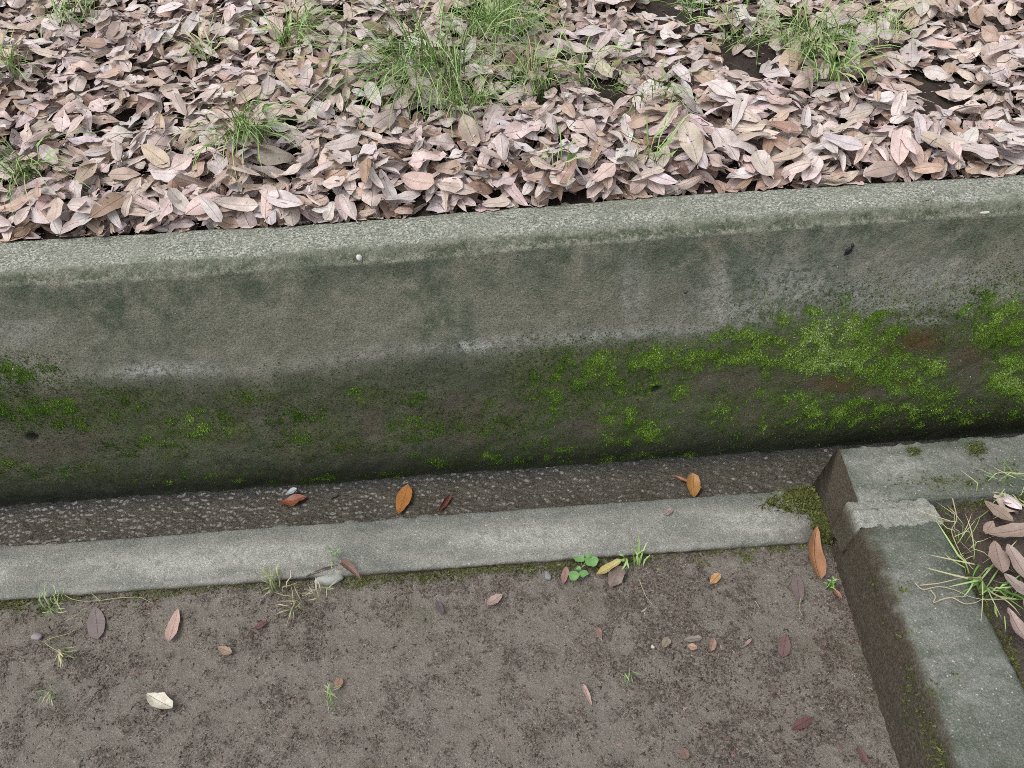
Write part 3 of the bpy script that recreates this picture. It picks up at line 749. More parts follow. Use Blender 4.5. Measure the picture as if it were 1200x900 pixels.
# landing heights: leaves come down one by one on what already lies there
GS = 0.006
hx0, hx1, hq1 = -2.6, 2.6, 1.30
HN = np.zeros((int(hq1 / GS) + 40, int((hx1 - hx0) / GS) + 1))
def drop(V, x, q, yaw, tilt, thick):
    """place leaf points V at (x, q) on the pile (pile axes: x, up the slope, off the slope); returns placed points"""
    ca, sa = math.cos(yaw), math.sin(yaw)
    R = np.array([[ca, -sa, 0], [sa, ca, 0], [0, 0, 1]])
    P = V @ R.T
    ix = np.clip(((x + P[:, 0] - hx0) / GS).astype(int), 0, HN.shape[1] - 1)
    iq = np.clip(((q + P[:, 1]) / GS).astype(int), 0, HN.shape[0] - 1)
    h = HN[iq, ix]
    A = np.stack([P[:, 0], P[:, 1], np.ones(len(P))], 1)
    co, *_ = np.linalg.lstsq(A, h, rcond=None)
    gx_, gq_ = np.clip(co[:2], -0.40, 0.40)
    gx_ += tilt[0]; gq_ += tilt[1]
    nrm = np.array([-gx_, -gq_, 1]); nrm /= np.linalg.norm(nrm)
    # rotate +Z to nrm
    v = np.cross([0, 0, 1], nrm); s = np.linalg.norm(v); c = nrm[2]
    if s > 1e-6:
        k = np.array([[0, -v[2], v[1]], [v[2], 0, -v[0]], [-v[1], v[0], 0]])
        R2 = np.eye(3) + k + k @ k * ((1 - c) / s ** 2)
        RR = R2 @ R
    else: RR = R
    P = V @ RR.T
    ix = np.clip(((x + P[:, 0] - hx0) / GS).astype(int), 0, HN.shape[1] - 1)
    iq = np.clip(((q + P[:, 1]) / GS).astype(int), 0, HN.shape[0] - 1)
    gap = P[:, 2] - HN[iq, ix]
    z0 = -np.quantile(gap, 0.22) + thick
    HNv = P[:, 2] + z0
    # raise the pile under the blade (fill between points)
    for a in (-1, 0, 1):
        for b in (-1, 0, 1):
            jx = np.clip(ix + a, 0, HN.shape[1] - 1); jq = np.clip(iq + b, 0, HN.shape[0] - 1)
            np.maximum.at(HN, (jq, jx), np.minimum(HNv, HN[jq, jx] + 0.006))
    return RR, z0

cs, sn = math.cos(math.atan(SLOPE)), math.sin(math.atan(SLOPE))
def bank_frame(x, q):
    """origin and axes of the bank at (x, q)"""
    y = y_bk(x) + q
    o = np.array([x, y, bank_z(x, y)])
    return o, np.array([[1, 0, 0], [0, cs, -sn], [0, sn, cs]])

bare_spots = [bank_hit(a, b) for a, b in ((712, 118), (628, 40), (1095, 118), (870, 62), (500, 148), (1060, 40), (790, 10), (60, 160), (245, 215), (640, 120), (880, 88), (560, 30), (930, 40), (470, 70))]
bare_r = [0.065, 0.06, 0.085, 0.085, 0.04, 0.05, 0.09, 0.02, 0.02, 0.04, 0.06, .07, .07, .05]
def keep(x, y, r):
    for b, rr in zip(bare_spots, bare_r):
        if (x - b[0]) ** 2 + (y - b[1]) ** 2 < rr * rr and r < 0.93: return False
    return True

SV, SF, SU, SC = [], [], [], []; nv = 0
def add_stuff(P, F, UV, col):
    global nv
    SV.append(P); SF.append(F + nv); SU.append(UV); SC.append(np.tile((*col, 1), (len(P), 1))); nv += len(P)
def pick_col(dark):
    w = np.array([.32, .21, .25, .15, .05, .02]) if not dark else np.array([.28, .14, .27, .19, .09, .03])
    i = rng.choice(6, p=w / w.sum())
    c = np.array(PALETTE[PAL_N[i]]) * rng.uniform(0.85, 1.15) * (1 + rng.uniform(-.05, .05, 3))
    return PAL_N[i], tuple(np.clip(c, 0.01, .8))
def front_clear(P, x):
    """how far the blade reaches over the back edge of the wall cap"""
    return P[:, 1].min() - y_bk(x)

NST = 12500
for k in range(NST):
    x = rng.uniform(-2.4, 2.4); q = rng.uniform(0.02, 1.28)
    if k > 2500 and rng.random() < 0.2: q = rng.uniform(0.01, 0.35)
    if not keep(x, y_bk(x) + q, rng.random()): continue
    (Vl, F, UV), st, L = PROTO[rng.integers(NPRO)]
    sc = rng.uniform(0.7, 1.12)
    if rng.random() < 0.22: sc *= 0.55
    Vl = Vl * sc
    flip = rng.random() < 0.4
    if flip: Vl = Vl * np.array([1, -1, -1])
    if k < NST - 4000: tl = rng.normal(0, 0.12, 2)
    else: tl = rng.normal(0, 0.15, 2)
    RR, z0 = drop(Vl, x, q, rng.uniform(0, 6.283), tl, 0.0015)
    o, B = bank_frame(x, q)
    P = (Vl @ RR.T + np.array([0, 0, z0])) @ B.T + o
    lim = y_bk(x) - 0.010
    if P[:, 1].min() < lim: P[:, 1] += lim - P[:, 1].min()
    under = (P[:, 1] < y_bk(P[:, 0]) + 0.01) & (P[:, 2] < z_hi(P[:, 0]) + 0.004)
    P[under, 2] = z_hi(P[under, 0]) + 0.005
    add_stuff(P, F[:, ::-1] if flip else F, UV, pick_col(k < NST - 4000)[1])
# the ground pocket on the right has its own smaller litter
for k in range(160):
    x = rng.uniform(1.0, 1.6); y = rng.uniform(0.45, 1.04)
    if x < 1.02 and rng.random() < .6: continue
    (Vl, F, UV), st, L = PROTO[rng.integers(NPRO)]
    sc = rng.uniform(.6, 1.0)
    a = rng.uniform(0, 6.28); tl = rng.normal(0, .25, 2)
    R = np.array(Matrix.Rotation(a, 3, 'Z') @ Matrix.Rotation(tl[0], 3, 'X') @ Matrix.Rotation(tl[1], 3, 'Y'))
    P = Vl * sc @ R.T + np.array([x, y, pocket_z(x, y) + .008 + .03 * rng.random()])
    if P[:, 1].max() > 1.045 or (P[:, 0] + (1.01 - P[:, 1]) * .055).min() < .90: continue
    add_stuff(P, F, UV, pick_col(True)[1])
litter = mesh_np("leaf_litter", np.vstack(SV), np.vstack(SF), MLS, attrs=dict(col=np.vstack(SC)), uv=np.vstack(SU))
tag(litter, "thick bed of overlapping dry brown and pinkish fallen leaves covering the bank", "leaf litter", kind='stuff')

# ---- the leaves that lie on top, each an object of its own
LM = [mesh_np("fallen_leaf", g[0], g[1], ML, uv=g[2], link=False) for g, st, L in PROTO]
TUFTS = []   # filled below; (x, y, words)
tuft_specs = [
    # px, py, blades, length, spread, lean (dx,dy), words, dry share
    (497, 78, 105, 0.26, 0.085, (-0.45, -0.60), "big fan shaped grass tuft", .05),
    (545, 62, 36, 0.18, 0.08, (0.3, -0.3), "loose fine grass clump beside the big fan shaped tuft", .12),
    (585, 30, 110, 0.18, 0.07, (0.25, -0.25), "wide fine grass tuft beside the big fan shaped one", .1),
    (345, 42, 45, 0.13, 0.045, (0.30, -0.15), "small spiky grass tuft at the top of the bank", .1),
    (288, 158, 50, 0.15, 0.04, (0.25, -0.7), "drooping grass tuft halfway up the bank", .1),
    (32, 205, 34, 0.18, 0.03, (0.1, -0.8), "thin drooping grass tuft in the litter near the wall end", .1),
    (545, 118, 40, 0.13, 0.05, (0.0, -0.35), "thin grass tuft just below the big fan shaped one", .15),
    (625, 92, 40, 0.13, 0.05, (0.2, -0.3), "sparse grass tuft by a patch of bare soil", .15),
    (700, 95, 22, 0.12, 0.05, (0.35, -0.15), "few low grass blades beside bare soil", .1),
    (765, 108, 14, 0.10, 0.04, (0.2, -0.3), "scanty grass tuft of a dozen bent blades", .15),
    (950, 55, 70, 0.15, 0.06, (-0.1, -0.30), "dense grass tuft with brown heart and leaves around it", .2),
    (975, 88, 22, 0.12, 0.03, (0.1, -0.4), "grey green broad bladed grass tuft", .1),
    (875, 38, 30, 0.13, 0.06, (-0.3, -0.2), "loose grass tuft beside dark soil", .15),
    (820, 15, 22, 0.13, 0.05, (0.1, -0.1), "upright grass tuft at the upper rim", .1),
    (1035, 30, 20, 0.13, 0.05, (0.2, -0.1), "pale sparse grass tuft with long stems", .3),
    (85, 18, 26, 0.12, 0.05, (0.1, -0.1), "faint grass tuft in the top corner of the bank", .1),
    (5, 75, 20, 0.12, 0.03, (0.3, -0.2), "grass tuft cut by the edge of the picture", .1),
    (760, 185, 7, 0.09, 0.02, (0.0, 0.1), "upright single grass shoots close above the wall cap", .1),
    (240, 70, 14, 0.10, 0.03, (0.1, 0.0), "yellowish short grass tuft", .5),
    (658, 190, 6, 0.07, 0.02, (0.0, 0.1), "tiny pale grass shoots in the litter", .4),
]
for sp in tuft_specs:
    p = bank_hit(sp[0], sp[1]); TUFTS.append((p[0], p[1], sp[6]))

def dir_words(yaw):
    a = math.degrees(yaw) % 360
    return ["tip towards the raised kerb side", "tip up the slope", "tip away from the raised kerb side", "tip towards the wall"][int(((a + 45) % 360) // 90)]
placed = []
labels = set()
cand = 0
while len(placed) < 285 and cand < 20000:
    cand += 1
    x = rng.uniform(-1.68, 1.68); q = rng.uniform(0.015, 1.12)
    y = y_bk(x) + q
    pxx, pyy = photo_xy(np.array([[x, y, bank_z(x, y) + .02]]))
    if not (-10 < pxx[0] < 1210 and -8 < pyy[0]): continue
    if not keep(x, y, rng.random() * 0.96): continue
    md = 0.060 if cand < 6000 else 0.05
    if any((x - a) ** 2 + (y - b) ** 2 < md * md for a, b in placed): continue
    placed.append((x, y))
    k = rng.integers(NPRO)
    (Vl, F, UV), st, L = PROTO[k]
    yaw = rng.uniform(0, 6.283); sc = rng.uniform(0.82, 1.15)
    flip = rng.random() < 0.3
    fm = np.array([1, -1, -1]) if flip else np.array([1, 1, 1.0])
    tl = rng.normal(0, 0.15, 2)
    RR, z0 = drop(Vl * sc * fm, x, q, yaw, tl, 0.002)
    o_, B = bank_frame(x, q)
    Rw = B @ RR @ np.diag(fm)
    loc = o_ + B @ np.array([0, 0, z0])
    P = (Vl * sc) @ Rw.T + loc
    lim = y_bk(x) - 0.018
    if P[:, 1].min() < lim: loc[1] += lim - P[:, 1].min(); P = (Vl * sc) @ Rw.T + loc
    over = P[:, 1] < y_bk(P[:, 0]) + 0.005
    if over.any():
        need = (z_hi(P[over, 0]) + 0.005 - P[over, 2]).max()
        if need > 0: loc[2] += need
    cn, cc = pick_col(False)
    lf = bpy.data.objects.new("fallen_leaf", LM[k])
    COL.objects.link(lf)
    # 180 degree flip about the blade's own length is a plain rotation
    lf.matrix_world = Matrix([[*(Rw[i] * sc), loc[i]] for i in range(3)] + [[0, 0, 0, 1]])
    lf.color = (*cc, 1)
    tn = min(TUFTS, key=lambda t: (t[0] - x) ** 2 + (t[1] - y) ** 2)
    band = "at the wall's edge" if q < 0.07 else "a hand above the wall" if q < 0.28 else "midway up the bank" if q < 0.60 else "high on the bank"
    size = "large " if sc * L > 0.088 else "small " if sc * L < 0.064 else ""
    rel = ("before" if y < tn[1] - .05 else "behind" if y > tn[1] + .05 else "beside")
    short = tn[2].split(" with ")[0].split(" beside ")[0].split(" in the ")[0].split(" at the ")[0].split(" of a ")[0].split(" by a ")[0].split(" just ")[0].split(" halfway ")[0].split(" close ")[0].split(" cut ")[0]
    tipw = dir_words(yaw)
    lab = f"{size}{cn} {st} leaf, {tipw.replace('the ', '')}, {band}, {rel} {short}"
    dist_w = "touching it" if math.hypot(tn[0] - x, tn[1] - y) < .08 else "well away"
    for alt in (lab, f"{size}{cn} {st} leaf, {tipw.replace('the ', '')}, {rel} {short}", f"{size}{cn} {st} leaf {band}, {rel} {short}", f"{size}{cn} {st} leaf, {dist_w}, {rel} {short}", f"{cn} {st} leaf {band} {rel} {short}", f"{cn} {st} leaf lying {rel} {short}"):
        lab = alt
        if len(alt.replace(",", "").split()) <= 16 and alt not in labels: break
    labels.add(lab)
    tag(lf, lab, "leaf", "fallen leaves on the bank")

# ------------------------------------------------------------------ grass
def blade_pts(base, direction, length, width, droop, n=6, curl=0.0, r=None):
    """centre line of one blade that rises and bends over"""
    d = np.array(direction, float); d /= np.linalg.norm(d)
    hor = np.array([d[0], d[1], 0]); hh = np.linalg.norm(hor) + 1e-6; hor /= hh
    el = math.atan2(d[2], hh)
    side = np.array([-hor[1], hor[0], 0])
    P = [np.array(base, float)]
    az = 0
    for i in range(n):
        e = el - droop * (i / n) ** 1.3
        az += curl / n
        h2 = hor * math.cos(az) + side * math.sin(az)
        P.append(P[-1] + (h2 * math.cos(e) + np.array([0, 0, math.sin(e)])) * length / n)
    P = np.array(P)
    w = width * np.array([0.7, 1, 1, .9, .75, .5, .06])[:n + 1] / 2
    sd = side + np.array([0, 0, r.uniform(-.6, .6)]); sd /= np.linalg.norm(sd)
    return np.stack([P - sd * w[:, None], P + sd * w[:, None]], 1).reshape(-1, 2, 3)

def make_tuft(name, base, up_n, blades, length, spread, lean, width, dry, mat, label, cat="grass tuft", group=None, rise=(0.25, 1.25), droop=(0.5, 2.2), surf=None, seed=0, grey=0.0):
    r = np.random.default_rng(900 + seed)
    Vs = [np.array([base - np.array([0, 0, 0.012])])]; Fs = []; T = [np.array([.2])]
    k = 1
    for i in range(blades):
        a = r.uniform(0, 6.283); rad = spread * math.sqrt(r.random())
        off = np.array([math.cos(a) * rad, math.sin(a) * rad, 0])
        b = base + off
        b[2] = (surf(b[0], b[1]) if surf else b[2]) - 0.006
        a2 = r.uniform(0, 6.283)
        h = np.array([math.cos(a2), math.sin(a2), 0]) * r.uniform(.3, 1.0) + off / (spread + 1e-6) * 0.5 + np.array([lean[0], lean[1], 0]) * r.uniform(.6, 1.6)
        el = r.uniform(*rise)
        h = h / (np.linalg.norm(h) + 1e-6) * math.cos(el)
        B = blade_pts(b, (h[0], h[1], math.sin(el)), length * r.uniform(.45, 1.15), width * r.uniform(.7, 1.25), r.uniform(*droop), r=r, curl=r.normal(0, .3))
        if surf is not None:
            fl = surf(B[:, :, 0], B[:, :, 1]) + 0.012
            B[1:, :, 2] = np.maximum(B[1:, :, 2], fl[1:] + r.uniform(0, .02))
        m = len(B)
        Vs.append(B.reshape(-1, 3))
        f = np.array([(k + 2 * j, k + 2 * j + 1, k + 2 * j + 3, k + 2 * j + 2) for j in range(m - 1)])
        Fs.append(f)
        t0 = 0.98 if r.random() < dry + .04 else r.uniform(0.15, 0.86)
        T.append(np.clip(t0 + np.repeat(np.linspace(-.1, .12, m), 2), 0, 1))
        k += 2 * m
    Vall = np.vstack(Vs)
    F = np.vstack(Fs)
    # every blade runs down to the one crown point
    crown = []; kk = 1
    for v in Vs[1:]:
        crown.append((0, kk, kk + 1)); kk += len(v)
    me = mesh_np(name, Vall, F, mat, attrs=dict(tint=np.concatenate(T)), link=False)
    o = obj(name, me)
    return tag(o, label, cat, group)

def heap(x, y):
    """height of the leaf pile over the bank soil"""
    x = np.asarray(x, float); y = np.asarray(y, float)
    return HN[np.clip(((y - y_bk(x)) / GS).astype(int), 0, HN.shape[0] - 1), np.clip(((x - hx0) / GS).astype(int), 0, HN.shape[1] - 1)]
HB = HN.copy()
for _ in range(6):
    HB = (HB + np.roll(HB, 1, 0) + np.roll(HB, -1, 0) + np.roll(HB, 1, 1) + np.roll(HB, -1, 1)) / 5
HN = HB
print("heap", HN[:150].mean(), HN[:150].max())
def heap_hit(x, y):
    d = _f * FPX + EX * (x - 600) - EY * (y - 450)
    d = d / np.linalg.norm(d)
    t = np.linspace(1.6, 4.5, 1500)
    P = C0 + d * t[:, None]
    return P[np.argmax((P[:, 2] < bank_surf(P[:, 0], P[:, 1])) & (P[:, 1] > y_bk(P[:, 0])))]
def bank_surf(x, y): return bank_z(x, y) + heap(x, y) + 0.004
for i, sp in enumerate(tuft_specs):
    p = heap_hit(sp[0], sp[1])
    wd = 0.0042 if "broad" in sp[6] else 0.0027
    make_tuft("grass_tuft", p, None, int(sp[2] * 2.2), sp[3] * 1.35, sp[4] * 1.25, sp[5], wd, sp[7], MG, sp[6] + (" growing through the leaf litter" if len(sp[6].split()) < 9 else ""), group="grass tufts on the bank", surf=bank_surf, seed=i, rise=(.45, 1.35), droop=(.9, 2.4))

# pocket grass by the raised kerb
def pock_s(x, y):
    x = np.asarray(x, float); y = np.asarray(y, float)
    ink = (x + (1.01 - y) * .055 < 0.90) | (y > 1.045)
    return np.where(ink, HZ + .004, pocket_z(x, y) + .004)
for i, (a, b, nb, ln, spd, lean, wd, dry, lab) in enumerate([
    (1172, 585, 26, 0.09, 0.05, (-0.1, -0.1), .0022, .45, "bright green grass tuft growing against the far raised kerb corner"),
    (1150, 690, 26, 0.12, 0.035, (-0.1, -0.3), .0036, .2, "broad bladed grass tuft leaning on the side kerb's outer edge"),
    (1135, 640, 20, 0.10, 0.04, (0.1, 0.2), .0018, .7, "straggly half dry grass tuft on moss behind the side kerb"),
    (1195, 690, 16, 0.09, 0.03, (0.1, -0.3), .0026, .3, "short green grass tuft among curled leaves behind the kerb")]):
    p = atz(a, b, HZ - .02)
    make_tuft("grass_tuft", p, None, nb, ln, spd, lean, wd, dry, MG, lab, group="grass tufts behind the raised kerb", surf=pock_s, seed=50 + i)

# path grass
def path_s(x, y):
    x = np.asarray(x, float); y = np.asarray(y, float)
    return np.where(y > 1.04, KZ + .003, path_z(x, y) + .003)
for i, (a, b, nb, ln, spd, lean, wd, dry, lab, mt) in enumerate([
    (75, 768, 9, 0.055, 0.008, (0.2, -0.6), .0034, .1, "small pale green grass shoot on the path near the dry runner", MG2),
    (328, 690, 14, 0.055, 0.018, (0.0, 0.2), .0030, .1, "pale grass tuft on the path touching the low kerb", MG2),
    (350, 712, 12, 0.055, 0.016, (-0.3, -0.3), .0026, .2, "splayed pale grass tuft just before the low kerb", MG2),
    (375, 698, 9, 0.05, 0.014, (0.3, 0.1), .0026, .5, "yellowish grass tuft beside the pale stone", MG2),
    (387, 815, 12, 0.035, 0.010, (0.0, 0.2), .0020, .2, "tiny olive grass tuft alone on the bare dirt", MG),
    (62, 815, 8, 0.035, 0.010, (-0.2, -0.2), .0020, .4, "tiny thin grass sprig on the dirt away from the kerb", MG),
    (748, 660, 8, 0.045, 0.012, (0.3, 0.4), .0040, .1, "grey green upright grass tuft at the kerb past the seedling", MG),
    (733, 662, 5, 0.035, 0.006, (-0.3, 0.0), .0055, .0, "short broad green blade at the low kerb", MG),
    (735, 795, 6, 0.03, 0.010, (0.2, 0.1), .0018, .3, "wispy olive grass sprig in the middle of the path", MG),
    (60, 712, 20, 0.035, 0.030, (0.0, 0.2), .0020, .2, "mossy green grass tuft on the path at the kerb foot", MG),
    (395, 660, 8, 0.03, 0.012, (0, .2), .0020, .3, "tiny grass tuft against kerb behind the dead folded leaf", MG)]):
    p = atz(a, b, 0.006)
    make_tuft("grass_tuft", p, None, nb, ln, spd, lean, wd, dry, mt, lab, group="grass tufts on the dirt path", surf=path_s, seed=80 + i, rise=(.15, .9), droop=(.2, 1.2))

def tube(pts, rad, sides=5):
    pts = np.asarray(pts, float); m = len(pts)
    tg = np.gradient(pts, axis=0); tg /= np.linalg.norm(tg, axis=1)[:, None] + 1e-9
    a = np.cross(tg, [0, 0, 1.0]); a /= np.linalg.norm(a, axis=1)[:, None] + 1e-9
    b = np.cross(tg, a)
    th = np.arange(sides) / sides * 6.283
    rad = np.broadcast_to(np.asarray(rad, float), (m,))
    V = pts[:, None] + rad[:, None, None] * (a[:, None] * np.cos(th)[None, :, None] + b[:, None] * np.sin(th)[None, :, None])
    i = np.arange(m - 1)[:, None] * sides + np.arange(sides)[None]
    j = np.arange(m - 1)[:, None] * sides + (np.arange(sides)[None] + 1) % sides
    return V.reshape(-1, 3), np.stack([i, j, j + sides, i + sides], -1).reshape(-1, 4)

def smooth_line(pts, n=30):
    pts = np.asarray(pts, float); t = np.arange(len(pts)); tt = np.linspace(0, len(pts) - 1, n)
    P = np.stack([np.interp(tt, t, pts[:, k]) for k in range(3)], 1)
    for _ in range(3): P[1:-1] = (P[:-2] + 2 * P[1:-1] + P[2:]) / 4
    return P

MSTRAW = flat("straw", (0.46, 0.40, 0.27), 0.6, .4, .2, 60)
MSTALK = flat("green_straw", (0.33, 0.36, 0.17), 0.6, .4, .25, 60)
MTWIG = flat("twig_bark", (0.10, 0.07, 0.055), 0.8, .3, .3, 80)
def stems(name, lines, z, rad, mat, label, cat):
    """one plant: its stems as parts"""
    main = None
    for k, ln in enumerate(lines):
        pts = []
        for (a, b, *dz) in ln:
            p = atz(a, b, z); p[2] = z + (dz[0] if dz else 0.002); pts.append(p)
        P = smooth_line(pts, 24)
        V, F = tube(P, np.linspace(rad, rad * .45, len(P)))
        o = mesh_np(name if main is None else "stem", V, F, mat, parent=main)
        if main is None: main = tag(o, label, cat)
    return main
stems("dry_runner", [[(1072, 684), (1080, 693), (1100, 687), (1120, 692), (1135, 700), (1150, 703)], [(1090, 692), (1097, 700), (1092, 708), (1104, 703), (1118, 700), (1132, 700)], [(1100, 704), (1115, 700), (1130, 709), (1143, 707), (1152, 702)], [(1078, 686.5), (1100, 685.5, .006), (1130, 680, .012), (1148, 680, .008)], [(1116, 585), (1122, 610), (1113, 622), (1125, 650), (1140, 668)], [(1150, 703), (1170, 703), (1190, 702)]],
      HZ + .004, 0.0014, MSTRAW, "tangle of pale bare roots and straw lying over the raised side kerb", "roots")
stems("grass_runner", [[(88, 772), (65, 762), (50, 753), (60, 748), (88, 742), (95, 728), (102, 715)], [(75, 697), (85, 703), (100, 705.5), (120, 704)], [(118, 705), (108, 696), (102, 690)], [(78, 728), (90, 722), (98, 714), (104, 713)], [(120, 704), (140, 701), (165, 700), (180, 708)]],
      0.010, 0.0011, MSTALK, "long pale dry grass runner trailing from the low kerb onto the path", "grass stem")
stems("straw_stem", [[(750, 683), (757, 700), (765, 710)]], .008, .0009, MSTRAW, "thin pale straw on the path below the grey green grass tuft", "straw")
stems("straw_stem", [[(885, 705), (890, 713)]], .008, .0009, MSTRAW, "short pale straw splinter on the path near the side kerb", "straw")
stems("straw_stem", [[(938, 702), (936, 715), (940, 722)]], .010, .0010, MSTALK, "curved olive straw at the path edge by the muddy kerb face", "straw")
for lab, pts in (("short dark twig lying across the litter above the dark wet leaves", [(222, 178), (235, 172), (244, 160), (252, 155)]), ("thin dark twig on bare soil behind the wall", [(845, 108), (870, 110), (905, 100)]), ("dark bent twig half buried in litter near the wall", [(268, 205), (263, 222), (262, 245)])):
    P = np.array([bank_hit(*p) + np.array([0, -.01, .03]) for p in pts]); P = smooth_line(P, 14)
    V, F = tube(P, np.linspace(.0022, .0012, 14))
    tag(mesh_np("twig", V, F, MTWIG), lab, "twig", "twigs in the litter")

# ------------------------------------------------------------------ single leaves off the bank
def leaf_obj(px_, py_, z, yaw_px, length_px, wr, col, label, bend=0.3, fold=.2, twist=0, wave=.1, tilt=(0, 0), seed=0, lift=0.003, name="fallen_leaf", petiole=True, group=None, blunt=.2, skew=0.0):
    """leaf at a spot; yaw_px: photo point its tip aims at"""
    p = atz(px_, py_, z)
    q = atz(px_ + yaw_px[0], py_ + yaw_px[1], z)
    yaw = math.atan2(q[1] - p[1], q[0] - p[0])
    dl = np.linalg.norm(q - p) / math.hypot(*yaw_px)
    L = length_px * dl
    V, F, UV = leaf_geom(L, L * wr, bend, fold, twist, wave, seed, petiole=petiole, blunt=blunt, skew=skew)
    if 'channel' not in label: petiole = petiole and 'torn' in label
    V, F, UV = leaf_geom(L, L * wr, bend, fold, twist, wave, seed, petiole=petiole and 'channel' in label, blunt=blunt, skew=skew, crump=.010 if lift > .0015 else .003)
    R = Matrix.Rotation(yaw, 4, 'Z') @ Matrix.Rotation(tilt[0], 4, 'X') @ Matrix.Rotation(tilt[1], 4, 'Y')
    zmin = (V @ np.array(R.to_3x3()).T)[:, 2].min()
    o = mesh_np(name, V, F, ML, uv=UV)
    o.matrix_world = Matrix.Translation((p[0], p[1], z + lift - zmin * 0.8)) @ R
    o.color = (*col, 1)
    return tag(o, label, "leaf", group)

BZ = BED_Z + 0.004
G1 = "wet leaves in the channel"
leaf_obj(473, 586, BZ, (10, -30), 35, .40, (0.42, 0.175, 0.045), "wet bright orange leaf lying flat on the channel bed", .3, .12, wave=.05, seed=1, group=G1)
leaf_obj(522, 591, BZ, (12, -16), 24, .36, (0.17, 0.055, 0.040), "wet maroon curled leaf in the channel beside the orange one", .5, .8, tilt=(.5, 0), seed=2, group=G1)
leaf_obj(344, 588, BZ, (26, -5), 34, .45, (0.25, 0.075, 0.035), "wet red brown leaf with a folded tip in the channel", 0.6, .35, wave=.3, seed=3, group=G1)
leaf_obj(343, 580, BZ, (12, -7), 15, .6, (0.50, 0.52, 0.53), "pale blue grey curled leaf scrap resting on the red brown wet leaf", .5, .5, seed=4, lift=.012, petiole=False, group=G1)
leaf_obj(812, 572, BZ, (-2, -18), 24, .55, (0.38, 0.185, 0.045), "wet amber leaf standing against the low kerb in the channel", .4, .35, tilt=(0, -.25), seed=5, group=G1)
leaf_obj(799, 564, BZ, (14, 7), 20, .30, (0.34, 0.13, 0.06), "small curled orange leaf beside the amber one in the channel", .9, .6, seed=6, lift=.006, group=G1)
leaf_obj(391, 582, BZ, (10, -6), 13, .4, (0.07, 0.08, 0.085), "dark bluish leaf scrap sunk in the channel bed", .3, .2, seed=7, group=G1)

G2 = "fallen leaves on the dirt path"
GZ = 0.004
leaf_obj(189, 824, GZ, (18, 10), 36, .50, (0.66, 0.62, 0.52), "cream white curled leaf alone on the dirt path", .7, .5, wave=.25, seed=11, lift=.004, group=G2)
leaf_obj(204, 734, GZ, (-10, 36), 42, .34, (0.55, 0.375, 0.325), "pinkish brown dead leaf with dark spots on the path", .3, .2, seed=12, group=G2)
leaf_obj(264, 763, GZ, (14, 6), 18, .5, (0.36, 0.25, 0.18), "small oval tan leaf on the bare dirt near the pinkish one", .3, .2, seed=13, group=G2)
leaf_obj(580, 704, GZ, (-14, 10), 22, .55, (0.42, 0.31, 0.27), "small torn pinkish tan leaf on the path before the low kerb", .4, .3, seed=14, group=G2)
leaf_obj(113, 730, GZ, (4, 34), 40, .40, (0.205, 0.170, 0.165), "dull purple leaf pressed flat into the dirt near the low kerb", .1, .05, wave=.05, seed=15, lift=.001, group=G2)
leaf_obj(838, 679, GZ, (8, -8), 16, .55, (0.52, 0.29, 0.125), "tiny orange leaf on the path by the low kerb", .2, .15, seed=16, group=G2)
leaf_obj(958, 651, 0.020, (6, 56), 64, .32, (0.40, 0.20, 0.105), "long orange brown curled leaf leaning at the mossy kerb end", .55, .55, tilt=(-.25, .1), seed=17, lift=.004, group=G2, skew=-.15, blunt=.9)
leaf_obj(981, 697, 0.012, (8, 10), 16, .45, (0.32, 0.16, 0.10), "small brown leaf at the foot of the muddy kerb face", .3, .4, seed=18, group=G2)
leaf_obj(714, 667, GZ + .004, (22, -12), 34, .40, (0.56, 0.47, 0.19), "yellow curled leaf on the path beside the clover seedling", .9, .7, wave=.2, seed=19, group=G2)
leaf_obj(722, 677, GZ, (10, -18), 28, .60, (0.24, 0.19, 0.165), "grey brown torn leaf under the yellow one on the path", .3, .3, wave=.3, seed=20, group=G2)
leaf_obj(662, 675, GZ, (4, -18), 20, .38, (0.36, 0.21, 0.18), "small pink leaf shard beside the clover seedling", .3, .3, seed=21, group=G2)
leaf_obj(411, 672, GZ + .004, (-14, -12), 34, .36, (0.20, 0.125, 0.10), "dead brown folded leaf arched against the pale stone", -1.2, .8, seed=22, lift=.012, group=G2)
leaf_obj(380, 672, GZ + .004, (-40, 12), 44, .16, (0.11, 0.060, 0.050), "narrow dark rolled leaf lying behind the pale stone", -.4, .9, seed=23, lift=.008, group=G2)
leaf_obj(688, 815, GZ, (-8, -20), 26, .28, (0.46, 0.33, 0.27), "slim pale tan leaf sliver in the middle of the path", .3, .5, seed=24, group=G2)
leaf_obj(811, 759, GZ, (8, 2), 12, .75, (0.46, 0.29, 0.20), "round orange tan leaf chip in the crumbly patch of path", .2, .2, seed=25, petiole=False, group=G2)
leaf_obj(812, 750, GZ, (22, -3), 22, .38, (0.24, 0.205, 0.185), "grey narrow leaf in the crumbly patch of path", .3, .3, seed=26, group=G2)
leaf_obj(834, 757, GZ, (4, -16), 16, .6, (0.38, 0.25, 0.19), "triangular pinkish leaf chip standing in the crumbly patch", .4, .3, seed=27, petiole=False, group=G2, tilt=(.5, 0))
leaf_obj(780, 754, GZ, (6, -10), 13, .7, (0.25, 0.215, 0.16), "olive grey leaf chip in the crumbly patch of path", .2, .2, seed=28, petiole=False, group=G2)
leaf_obj(702, 742, GZ, (-4, -12), 14, .5, (0.26, 0.16, 0.13), "small dull red leaf chip pressed in the path", .1, .1, seed=29, group=G2, lift=.001)
leaf_obj(876, 754, GZ, (8, -8), 12, .35, (0.44, 0.31, 0.27), "tiny curled pink leaf chip near the side kerb", .8, .6, seed=30, petiole=False, group=G2)
